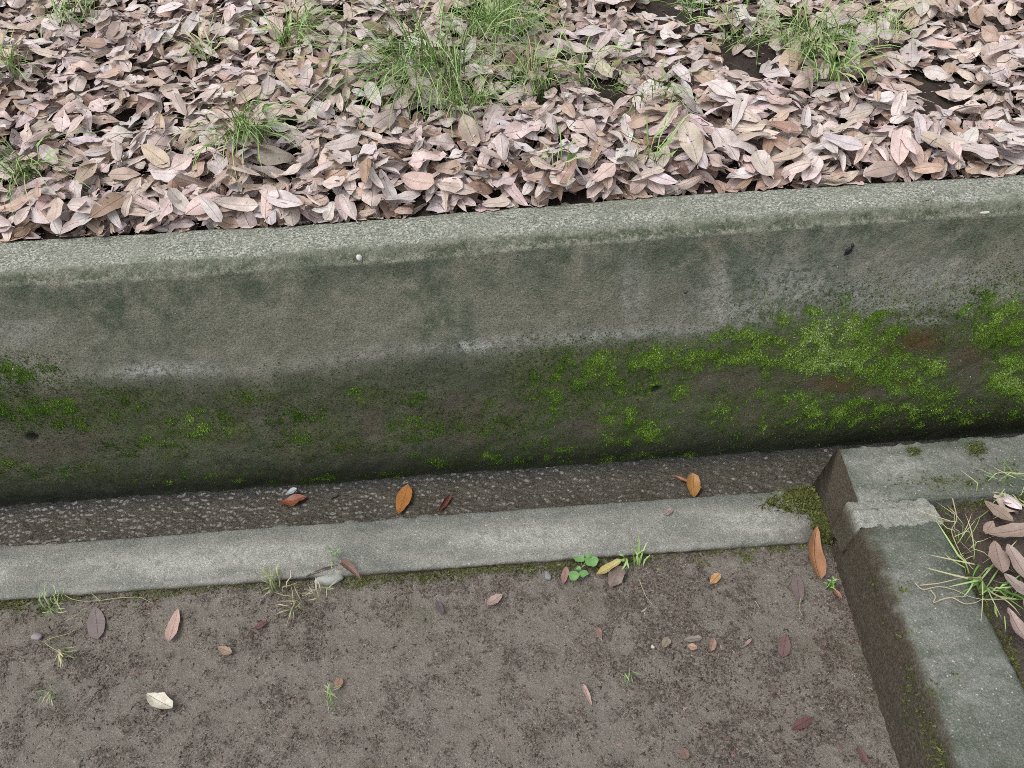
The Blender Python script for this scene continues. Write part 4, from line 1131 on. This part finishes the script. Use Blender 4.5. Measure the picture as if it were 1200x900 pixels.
leaf_obj(397, 801, GZ, (2, -12), 13, .75, (0.30, 0.17, 0.11), "round brown leaf chip above the tiny olive tuft", .1, .1, seed=31, petiole=False, group=G2, lift=.001)
leaf_obj(940, 848, GZ, (20, -12), 28, .35, (0.12, 0.05, 0.048), "dark red wet leaf scrap trodden into the path", .1, .2, seed=32, group=G2, lift=.001)
leaf_obj(919, 757, GZ, (-4, 24), 28, .45, (0.17, 0.10, 0.095), "dull red leaf pressed flat into the path near the kerb", .1, .1, seed=33, group=G2, lift=.001)
leaf_obj(1010, 885, GZ + .006, (10, 20), 24, .4, (0.14, 0.065, 0.062), "dark red leaf scrap at the foot of the side kerb", .1, .2, seed=34, group=G2, lift=.001)
leaf_obj(802, 883, GZ, (4, 10), 15, .8, (0.20, 0.12, 0.10), "round dull brown leaf pressed in dirt at the lower rim", .1, .1, seed=35, petiole=False, group=G2, lift=.001)
leaf_obj(305, 733, GZ, (14, -8), 18, .5, (0.12, 0.055, 0.055), "wet maroon leaf scrap pressed in dirt below the grass tuft", .1, .1, seed=36, group=G2, lift=.001)
leaf_obj(935, 690, GZ, (-4, -30), 34, .35, (0.18, 0.14, 0.135), "flat purplish brown leaf stuck to the path beside the long orange leaf", .1, .1, seed=37, group=G2, lift=.001)
leaf_obj(515, 712, GZ, (6, 14), 18, .4, (0.10, 0.085, 0.095), "slate grey leaf scrap pressed in dirt before the low kerb", .1, .1, seed=38, group=G2, lift=.001)
leaf_obj(783, 601, KZ + .002, (6, -4), 12, .6, (0.34, 0.25, 0.23), "tiny pinkish leaf chip on the low kerb's top", .3, .3, seed=39, petiole=False)

G3 = "leaves behind the raised kerb"
PZ = HZ + 0.005
leaf_obj(1168, 603, PZ, (40, 30), 43, .46, (0.33, 0.255, 0.20), "tan oval leaf under the grass at the raised kerb corner", .3, .15, seed=41, lift=.01, group=G3)
leaf_obj(1180, 630, PZ, (40, -6), 52, .38, (0.36, 0.275, 0.225), "long pale tan leaf lying above the dark brown edged pair", .4, .25, seed=42, lift=.02, group=G3)
leaf_obj(1188, 668, PZ, (26, 44), 54, .42, (0.38, 0.30, 0.26), "broad pinkish tan leaf with dark gaps behind side kerb", .4, .35, seed=43, lift=.022, group=G3)
leaf_obj(1168, 655, PZ, (10, 40), 41, .45, (0.36, 0.27, 0.23), "tan brown leaf tucked beneath the broad pinkish one", .3, .2, seed=44, lift=.006, group=G3)
leaf_obj(1190, 690, PZ, (30, 26), 44, .44, (0.34, 0.275, 0.245), "greyish pink leaf lying lowest in the small pile", .4, .2, seed=45, lift=.01, group=G3)
leaf_obj(1190, 742, PZ, (26, 44), 57, .40, (0.37, 0.28, 0.25), "torn curled pinkish leaf hanging over the side kerb's outer edge", .8, .55, seed=46, lift=.015, group=G3, wave=.3)
leaf_obj(1204, 728, PZ, (20, 40), 44, .40, (0.42, 0.33, 0.29), "pale pink curled leaf behind the torn one at the kerb edge", .6, .5, seed=47, lift=.02, group=G3)
leaf_obj(1158, 620, PZ, (-8, 14), 18, .5, (0.42, 0.31, 0.25), "small tan leaf tip poking out beside the oval tan leaf", .3, .3, seed=48, lift=.004, group=G3)
leaf_obj(1083, 236, z_hi(1.14) + .004, (10, -2), 14, .45, (0.25, 0.20, 0.17), "small brown leaf scrap on the lichen covered wall cap", .4, .4, seed=49)

# clover seedling: leaves on short stalks
root = bpy.data.objects.new("clover_seedling", None); COL.objects.link(root)
rp = atz(683, 664, 0.005); root.location = rp
tag(root, "small bright green round leaved clover seedling at the low kerb's foot", "seedling")
MCL = flat("clover_leaf_green", (0.17, 0.33, 0.115), 0.5, .4, .25, 150)
for i, (a, b, rr) in enumerate([(679, 653, 8), (693, 658, 9), (672, 676, 7.5), (684, 672, 6), (690, 652, 4), (678, 668, 3.5)]):
    c = atz(a, b, 0.016); c[2] = 0.016 + .003 * (i % 3)
    R0 = rr / 560.0
    th = np.linspace(0, 6.283, 15)[:-1]
    notch = 1 - 0.30 * np.exp(-((((th - (i * 1.7)) + 3.14) % 6.283 - 3.14) / .35) ** 2) + .06 * np.sin(th * 5 + i)
    ring = np.stack([np.cos(th) * R0 * notch, np.sin(th) * R0 * notch * .95, 0.0015 * np.sin(th * 2 + i)], 1)
    mid = ring * .5 + [0, 0, -.0008]
    Vv = np.vstack([ring, mid]) + c - rp
    k = 14
    F = [(j, (j + 1) % k, k + (j + 1) % k, k + j) for j in range(k)] + [(k + 0, k + 2 * j + 1, k + 2 * j + 2, k + 2 * j + 3) for j in range(6)]
    o = mesh_np("leaflet", Vv, np.array(F), MCL, parent=root)
    V, F = tube(smooth_line([rp * 0, (c - rp) * .6 - [0, 0, .003], c - rp - [0, 0, .001]], 6), .0007)
    mesh_np("stalk", V, F, MSTALK, parent=root)

# small green weed beside the side kerb foot
tag(make_tuft("weed_sprig", atz(972, 688, .012), None, 14, .014, .006, (0, 0), .004, 0, MG, "", surf=path_s, seed=140, rise=(.3, 1.0), droop=(.1, .6)), "tiny bright green weed sprig at the foot of the muddy kerb", "weed")

# ------------------------------------------------------------------ stones, insect, snail, droppings
def rock(name, p, size, col, label, cat, seed, rot=0.0, rough=.8):
    r = np.random.default_rng(seed)
    nu, nw = 14, 9
    u = np.linspace(0, 6.283, nu, endpoint=False); w = np.linspace(0.02, math.pi - .02, nw)
    U, Wm = np.meshgrid(u, w)
    d = np.stack([np.cos(U) * np.sin(Wm), np.sin(U) * np.sin(Wm), np.cos(Wm)], -1)
    d = d * np.array(size)
    ph = r.uniform(0, 9, 3)
    k = 1 + .14 * np.sin(d[..., 0] / size[0] * 3 + ph[0]) * np.cos(d[..., 1] / size[1] * 2.3 + ph[1]) + .06 * r.normal(size=U.shape)
    V = (d * k[..., None]).reshape(-1, 3)
    i = np.arange(nw - 1)[:, None] * nu + np.arange(nu)[None]; j = np.arange(nw - 1)[:, None] * nu + (np.arange(nu)[None] + 1) % nu
    o = mesh_np(name, V, np.stack([i, i + nu, j + nu, j], -1).reshape(-1, 4), flat(name + "_surface", col, rough, .35, .25, 180))
    o.location = p; o.rotation_euler = (0, 0, rot)
    return tag(o, label, cat)
p = atz(386, 679, .008); rock("stone", p, (.032, .013, .012), (0.36, 0.37, 0.34), "pale grey green wedge shaped stone at the low kerb beside folded dead leaf", "stone", 3, .12)
p = atz(398, 671, .012); rock("stone", p, (.014, .008, .010), (0.30, 0.30, 0.26), "small pale stone tucked behind the wedge shaped one", "stone", 5, .2)
p = atz(642, 675, .004); rock("pebble", p, (.0075, .011, .006), (0.24, 0.245, 0.25), "smooth grey pebble on the path beside clover seedling", "pebble", 4, .1)
p = atz(43, 746, .004); rock("pebble", p, (.014, .009, .006), (0.30, 0.265, 0.28), "pale lilac grey pebble sunk in the dirt near the grass runner", "pebble", 6, -.2)
p = atz(765, 758, .004); rock("pebble", p, (.004, .004, .004), (0.55, 0.52, 0.48), "tiny whitish pebble on the path in the crumbly patch", "pebble", 7)

MBLK = flat("insect_shell_black", (0.012, 0.012, 0.016), .35, .5, .3, 300)
ip = aty(995, 292, YW - .008)
ins = bpy.data.objects.new("black_insect", None); COL.objects.link(ins); ins.location = ip
tag(ins, "small black winged insect clinging to the wall below its cap", "insect")
def ell(name, c, size, rot, mat, parent):
    nu, nw = 12, 8
    u = np.linspace(0, 6.283, nu, endpoint=False); w = np.linspace(0.03, math.pi - .03, nw)
    U, Wm = np.meshgrid(u, w)
    V = np.stack([np.cos(U) * np.sin(Wm) * size[0], np.sin(U) * np.sin(Wm) * size[1], np.cos(Wm) * size[2]], -1).reshape(-1, 3)
    V[:, 0] *= 1 - .25 * V[:, 2] / size[2]
    V = V @ np.array(Matrix.Rotation(rot, 3, 'Y')).T + np.array(c)
    i = np.arange(nw - 1)[:, None] * nu + np.arange(nu)[None]; j = np.arange(nw - 1)[:, None] * nu + (np.arange(nu)[None] + 1) % nu
    return mesh_np(name, V, np.stack([i, i + nu, j + nu, j], -1).reshape(-1, 4), mat, parent=parent)
ell("abdomen", (-.0005, 0, -.003), (.0050, .0035, .0105), math.radians(33), MBLK, ins)
ell("head", (.0062, 0, .0078), (.0035, .003, .0032), math.radians(33), MBLK, ins)
ell("wing", (-.0035, -.002, -.006), (.0030, .0010, .0095), math.radians(24), MBLK, ins)
ell("wing", (.0030, -.002, -.007), (.0026, .0010, .0085), math.radians(44), MBLK, ins)
for k, (a, b) in enumerate([((.004, .004), (.010, .001)), ((.001, .003), (-.006, .007)), ((.002, -.002), (.009, -.004)), ((-.002, -.003), (-.008, -.001)), ((.007, .009), (.006, .014)), ((.006, .009), (.002, .013))]):
    V, F = tube(np.array([(a[0], -.001, a[1]), ((a[0] + b[0]) / 2, -.003, (a[1] + b[1]) / 2 + .001), (b[0], .004, b[1])]), .0005, 4)
    mesh_np("leg" if k < 4 else "antenna", V, F, MBLK, parent=ins)
sp_ = aty(803.5, 342, 1.372)
MSN = flat("snail_shell_dark", (0.06, 0.05, 0.055), .3, .5, .3, 300)
sn_o = bpy.data.objects.new("snail", None); COL.objects.link(sn_o); sn_o.location = sp_
tag(sn_o, "tiny dark glossy snail stuck to the upper wall face", "snail")
ell("shell", (0, 0, 0), (.0045, .004, .0052), .5, MSN, sn_o)
ell("spire", (.002, -.0015, .0035), (.0028, .0026, .0030), .5, MSN, sn_o)
MWHT = flat("dropping_white", (0.72, 0.73, 0.72), .7, .3, .1, 300)
p = aty(421, 302, YW + .005); o = rock("bird_dropping", p, (.006, .003, .008), (0.72, 0.73, 0.72), "white bird dropping spot on the wall's chamfered edge", "bird dropping", 9)
p = aty(1155, 249, YW + .004); o = rock("dropping_smear", p, (.012, .003, .003), (0.60, 0.62, 0.56), "pale smear on the chamfered wall edge", "bird dropping", 10)

# ------------------------------------------------------------------ moss and crumbs: nobody could count them
def sprigs(P, N_, size, r, leaves=3):
    """tiny moss sprigs at points P along normals N_; one small fan of triangles each"""
    m = len(P)
    V = np.zeros((m, leaves, 3, 3)); 
    ref = np.where(np.abs(N_[:, 2:3]) < .9, np.array([[0, 0, 1.0]]), np.array([[1.0, 0, 0]]))
    A = np.cross(N_, ref); A /= np.linalg.norm(A, axis=1)[:, None]
    B = np.cross(N_, A)
    for k in range(leaves):
        th = r.uniform(0, 6.283, m)[:, None]; el = r.uniform(.15, 1.1, m)[:, None]
        dr = (A * np.cos(th) + B * np.sin(th)) * np.cos(el) + N_ * np.sin(el)
        sd = (-A * np.sin(th) + B * np.cos(th))
        s = (size * r.uniform(.5, 1.3, m))[:, None]
        V[:, k, 0] = P + sd * s * .30; V[:, k, 1] = P - sd * s * .30; V[:, k, 2] = P + dr * s
    return V.reshape(-1, 3), np.arange(m * leaves * 3).reshape(-1, 3)

def scatter(Vg, Wt, count, r):
    """random points of a grid surface Vg (rows, cols, 3) with chances Wt"""
    w = (Wt[:-1, :-1] + Wt[1:, 1:]).ravel()
    ar = np.linalg.norm(np.cross(Vg[:-1, 1:] - Vg[:-1, :-1], Vg[1:, :-1] - Vg[:-1, :-1]), axis=-1).ravel()
    w = w * ar; w = w / w.sum()
    idx = r.choice(len(w), count, p=w)
    nr_, nc_ = Vg.shape[0] - 1, Vg.shape[1] - 1
    i, j = idx // nc_, idx % nc_
    a, b = r.random(count)[:, None], r.random(count)[:, None]
    P = Vg[i, j] * (1 - a) * (1 - b) + Vg[i, j + 1] * a * (1 - b) + Vg[i + 1, j] * (1 - a) * b + Vg[i + 1, j + 1] * a * b
    Nn = np.cross(Vg[i, j + 1] - Vg[i, j], Vg[i + 1, j] - Vg[i, j]); Nn /= np.linalg.norm(Nn, axis=1)[:, None] + 1e-12
    return P, Nn, i, j

r = np.random.default_rng(77)
inview = (WALL_PX > -150) & (WALL_PX < 1350)
P, Nn, i, j = scatter(WALL_V, (WALL_MOSS ** 1.2 * (.25 + .75 * sstep(.42, .60, fbm(X * 95, S_ * 95, 515, 3, .6))) + (0.022 * damp + .07 * film) * face * (1 - 0.8 * dark)) * inview, 125000, r)
size = 0.0018 + 0.0026 * r.random(len(P)) ** 2.5
V, F = sprigs(P, Nn, size, r)
lum = -0.16 + .05 * sstep(700, 1000, photo_xy(P)[0]) + r.normal(0, .08, len(P)) + 0.14 * sstep(500, 850, photo_xy(P)[0]) + 0.36 * WALL_MOSS[i, j] ** .7 + 0.45 * fbm(P[:, 0] * 13, P[:, 2] * 13, 501) + r.normal(0, .10, len(P))
bright = blob(*photo_xy(P), [(230, 500, 60, 25, .30), (960, 410, 60, 40, .22), (1060, 440, 60, 30, .15), (690, 470, 50, 30, .12), (240, 520, 50, 20, .3), (850, 440, 60, 30, .1)])
lum = lum + bright * (r.random(len(P)) < .55) + (r.random(len(P)) < .02) * .35
tag(mesh_np("wall_moss", V, F, MM, smooth=False, attrs=dict(tint=np.repeat(np.clip(lum, 0, 1), 9))), "bright and dark green moss growing in patches on the lower wall", "moss", kind='stuff')

# moss along the kerbs
PV = np.stack([GX, GY, gz], -1)
P, Nn, i, j = scatter(PV[45:, 64:], (pmoss[45:, 64:] ** 1.3), 9000, r)
allP, allN = [P], [np.abs(Nn) * [0, 0, 1] + Nn * [1, 1, 0]]
def pick_faces(VV, wt, count, up):
    w = wt / wt.sum(); idx = r.choice(len(VV), count, p=w)
    return VV[idx] + r.normal(0, .0022, (count, 3)), np.tile(up, (count, 1))
a, b = pick_faces(NKV, np.where((NKV[:, 2] > KZ - .01), NKA['moss'] ** 1.5, 0) + 1e-9, 5500, np.array([0, 0, 1.0])); allP.append(a); allN.append(b)
vis = (SKV[:, 1] > .35) & (SKV[:, 2] > .03)
a, b = pick_faces(SKV, np.where(vis, SKA['moss'] ** 1.6, 0) + 1e-9, 450, np.array([-.8, 0, .6])); allP.append(a); allN.append(b)
a, b = pick_faces(FKV, np.where(FKV[:, 2] > HZ - .02, FKA['moss'] ** 2, 0) + 1e-9, 500, np.array([0, 0, 1.0])); allP.append(a); allN.append(b)
PKV = np.stack([QX, QY, pocket_z(QX, QY)], -1)
a, b, _, _ = scatter(PKV, pockm * (QX < 1.5) * (QY > .4), 9000, r); allP.append(a); allN.append(np.tile([0, 0, 1.0], (len(a), 1)))
# moss cushion filling the corner where the low kerb ends at the raised one
cu = r.normal(0, 1, (4200, 2))
cpt = np.where(r.random((4200, 1)) < .6, np.array([atz(955, 586, .02)[:2]]) + cu * np.array([.022, .016]), np.array([atz(966, 614, .02)[:2]]) + cu * np.array([.013, .022]))
ok = (cpt[:, 0] < .712) & (cpt[:, 1] > .98) & (cpt[:, 1] < 1.185)
cpt = cpt[ok]
cz = np.where(cpt[:, 1] > 1.04, KZ, .008) + .022 * fbm(cpt[:, 0] * 60, cpt[:, 1] * 60, 9) * r.random(len(cpt))
allP.append(np.column_stack([cpt, cz])); allN.append(np.tile([-.2, -.1, 1.0], (len(cpt), 1)))
P = np.vstack(allP); Nn = np.vstack(allN); Nn = Nn / np.linalg.norm(Nn, axis=1)[:, None]
V, F = sprigs(P, Nn, 0.0035 + .004 * r.random(len(P)) ** 2, r)
lum = .30 + .35 * fbm(P[:, 0] * 14, P[:, 1] * 14, 511) + r.normal(0, .15, len(P))
tag(mesh_np("kerb_moss", V, F, MM2, smooth=False, attrs=dict(tint=np.repeat(np.clip(lum, 0, 1), 9))), "olive green moss along the foot and joints of the kerbs", "moss", kind='stuff')

# crumbs of soil, bits of leaf and grit on the path
def crumbs(P, size, tint, r, flatness):
    m = len(P)
    base = np.array([(1, 0, -.3), (-.4, .9, -.3), (-.6, -.8, -.3), (.1, .1, .9)])
    R_ = r.uniform(0, 6.283, m)
    c, s = np.cos(R_), np.sin(R_)
    jit = base[None] * (1 + r.uniform(-.45, .45, (m, 4, 3)))
    st = r.uniform(.6, 2.0, m)
    x = jit[..., 0] * st[:, None]; y = jit[..., 1]; z = jit[..., 2] * flatness[:, None]
    Vv = np.stack([x * c[:, None] - y * s[:, None], x * s[:, None] + y * c[:, None], z], -1) * size[:, None, None] + P[:, None]
    F = np.array([(0, 1, 3), (1, 2, 3), (2, 0, 3), (0, 2, 1)])
    return Vv.reshape(-1, 3), (F[None] + 4 * np.arange(m)[:, None, None]).reshape(-1, 3), np.repeat(tint, 4)
sub = PV[45:, 64:-1]; sc_ = cf[45:, 64:-1]
P, Nn, i, j = scatter(sub, sc_ ** 2.2 + .03, 42000, r)
P = P[P[:, 1] < 1.04]
size = .0009 + .0026 * r.random(len(P)) ** 2.5
V, F, T = crumbs(P, size, np.clip(r.beta(1.3, 2.2, len(P)), 0, 1) * .92 + (r.random(len(P)) < .03) * .3, r, r.uniform(.3, 1.0, len(P)))
tag(mesh_np("soil_crumbs", V, F, MCR, smooth=False, attrs=dict(tint=np.clip(T, 0, 1))), "dark soil crumbs and bits of grit scattered over the dirt path", "soil crumbs", kind='stuff')
wq = sub.reshape(-1, 3)
hot = np.maximum(blob(*photo_xy(wq), [(830, 780, 90, 60, 1), (900, 850, 90, 60, .9), (980, 760, 30, 120, .9), (760, 700, 50, 40, .6), (350, 730, 60, 40, .6), (120, 760, 60, 50, .6), (620, 860, 80, 40, .5)]).reshape(sub.shape[:2]), .12)
P3, Nn, i, j = scatter(sub, hot * (.3 + sc_), 7000, r); P3 = P3[P3[:, 1] < 1.035]
V3, F3, T3 = crumbs(P3, .0018 + .0030 * r.random(len(P3)) ** 2, np.where(r.random(len(P3)) < .16, r.uniform(.80, 1, len(P3)), r.beta(1.2, 3.0, len(P3))), r, r.uniform(.3, .8, len(P3)))
tag(mesh_np("soil_clods", V3, F3, MCR, smooth=False, attrs=dict(tint=np.clip(T3, 0, 1))), "small dark clods and rotted bits gathered in the crumbly patches of path", "soil crumbs", kind='stuff')
# thin shreds of leaf and stalk pressed in the soil
P, Nn, i, j = scatter(sub, sc_ ** 1.5 + .1, 1500, r); P = P[P[:, 1] < 1.035]
V, F, T = crumbs(P, .0022 + .0038 * r.random(len(P)) ** 2, np.where(r.random(len(P)) < .5, r.uniform(.85, 1, len(P)), r.uniform(.2, .8, len(P))), r, np.full(len(P), .12))
tag(mesh_np("leaf_shreds", V, F, MCR, smooth=False, attrs=dict(tint=T)), "small reddish and pale shreds of rotted leaf pressed in the path", "leaf shreds", kind='stuff')

# broken bits, stalks and dark rotted scraps lying in the litter
m_ = 2600
bxr = r.uniform(-2.0, 2.0, m_); bqr = r.uniform(0.01, 1.1, m_)
P = np.column_stack([bxr, y_bk(bxr) + bqr, np.zeros(m_)])
P[:, 2] = bank_surf(P[:, 0], P[:, 1]) - .004 + .006 * r.random(m_)
V, F, T = crumbs(P, .002 + .006 * r.random(m_) ** 2, r.beta(1.2, 2.0, m_), r, np.full(m_, .15))
Vs, Fs, Ts = [V], [F], [T]; k0 = len(V)
for q in range(500):
    x = r.uniform(-1.9, 1.9); qq = r.uniform(.02, 1.0); a = r.uniform(0, 6.28); ln = r.uniform(.015, .06)
    pts = np.array([[x + math.cos(a) * ln * t, y_bk(x) + qq + math.sin(a) * ln * t, 0] for t in (-.5, 0, .5)])
    pts[:, 1] = np.maximum(pts[:, 1], y_bk(pts[:, 0]) + .012)
    pts[:, 2] = bank_surf(pts[:, 0], pts[:, 1]).max() + r.uniform(0, .006)
    pts[1] += r.normal(0, .003, 3)
    v, f = tube(pts, [.0011, .0009, .0006], 3)
    tri = np.vstack([f[:, [0, 1, 2]], f[:, [0, 2, 3]]])
    Vs.append(v); Fs.append(tri + k0); Ts.append(np.full(len(v), r.uniform(.05, .7))); k0 += len(v)
tag(mesh_np("litter_bits", np.vstack(Vs), np.vstack(Fs), MCR, smooth=False, attrs=dict(tint=np.clip(np.concatenate(Ts), 0, 1))), "broken stalks and dark rotted scraps scattered through the fallen leaves", "litter", kind='stuff')
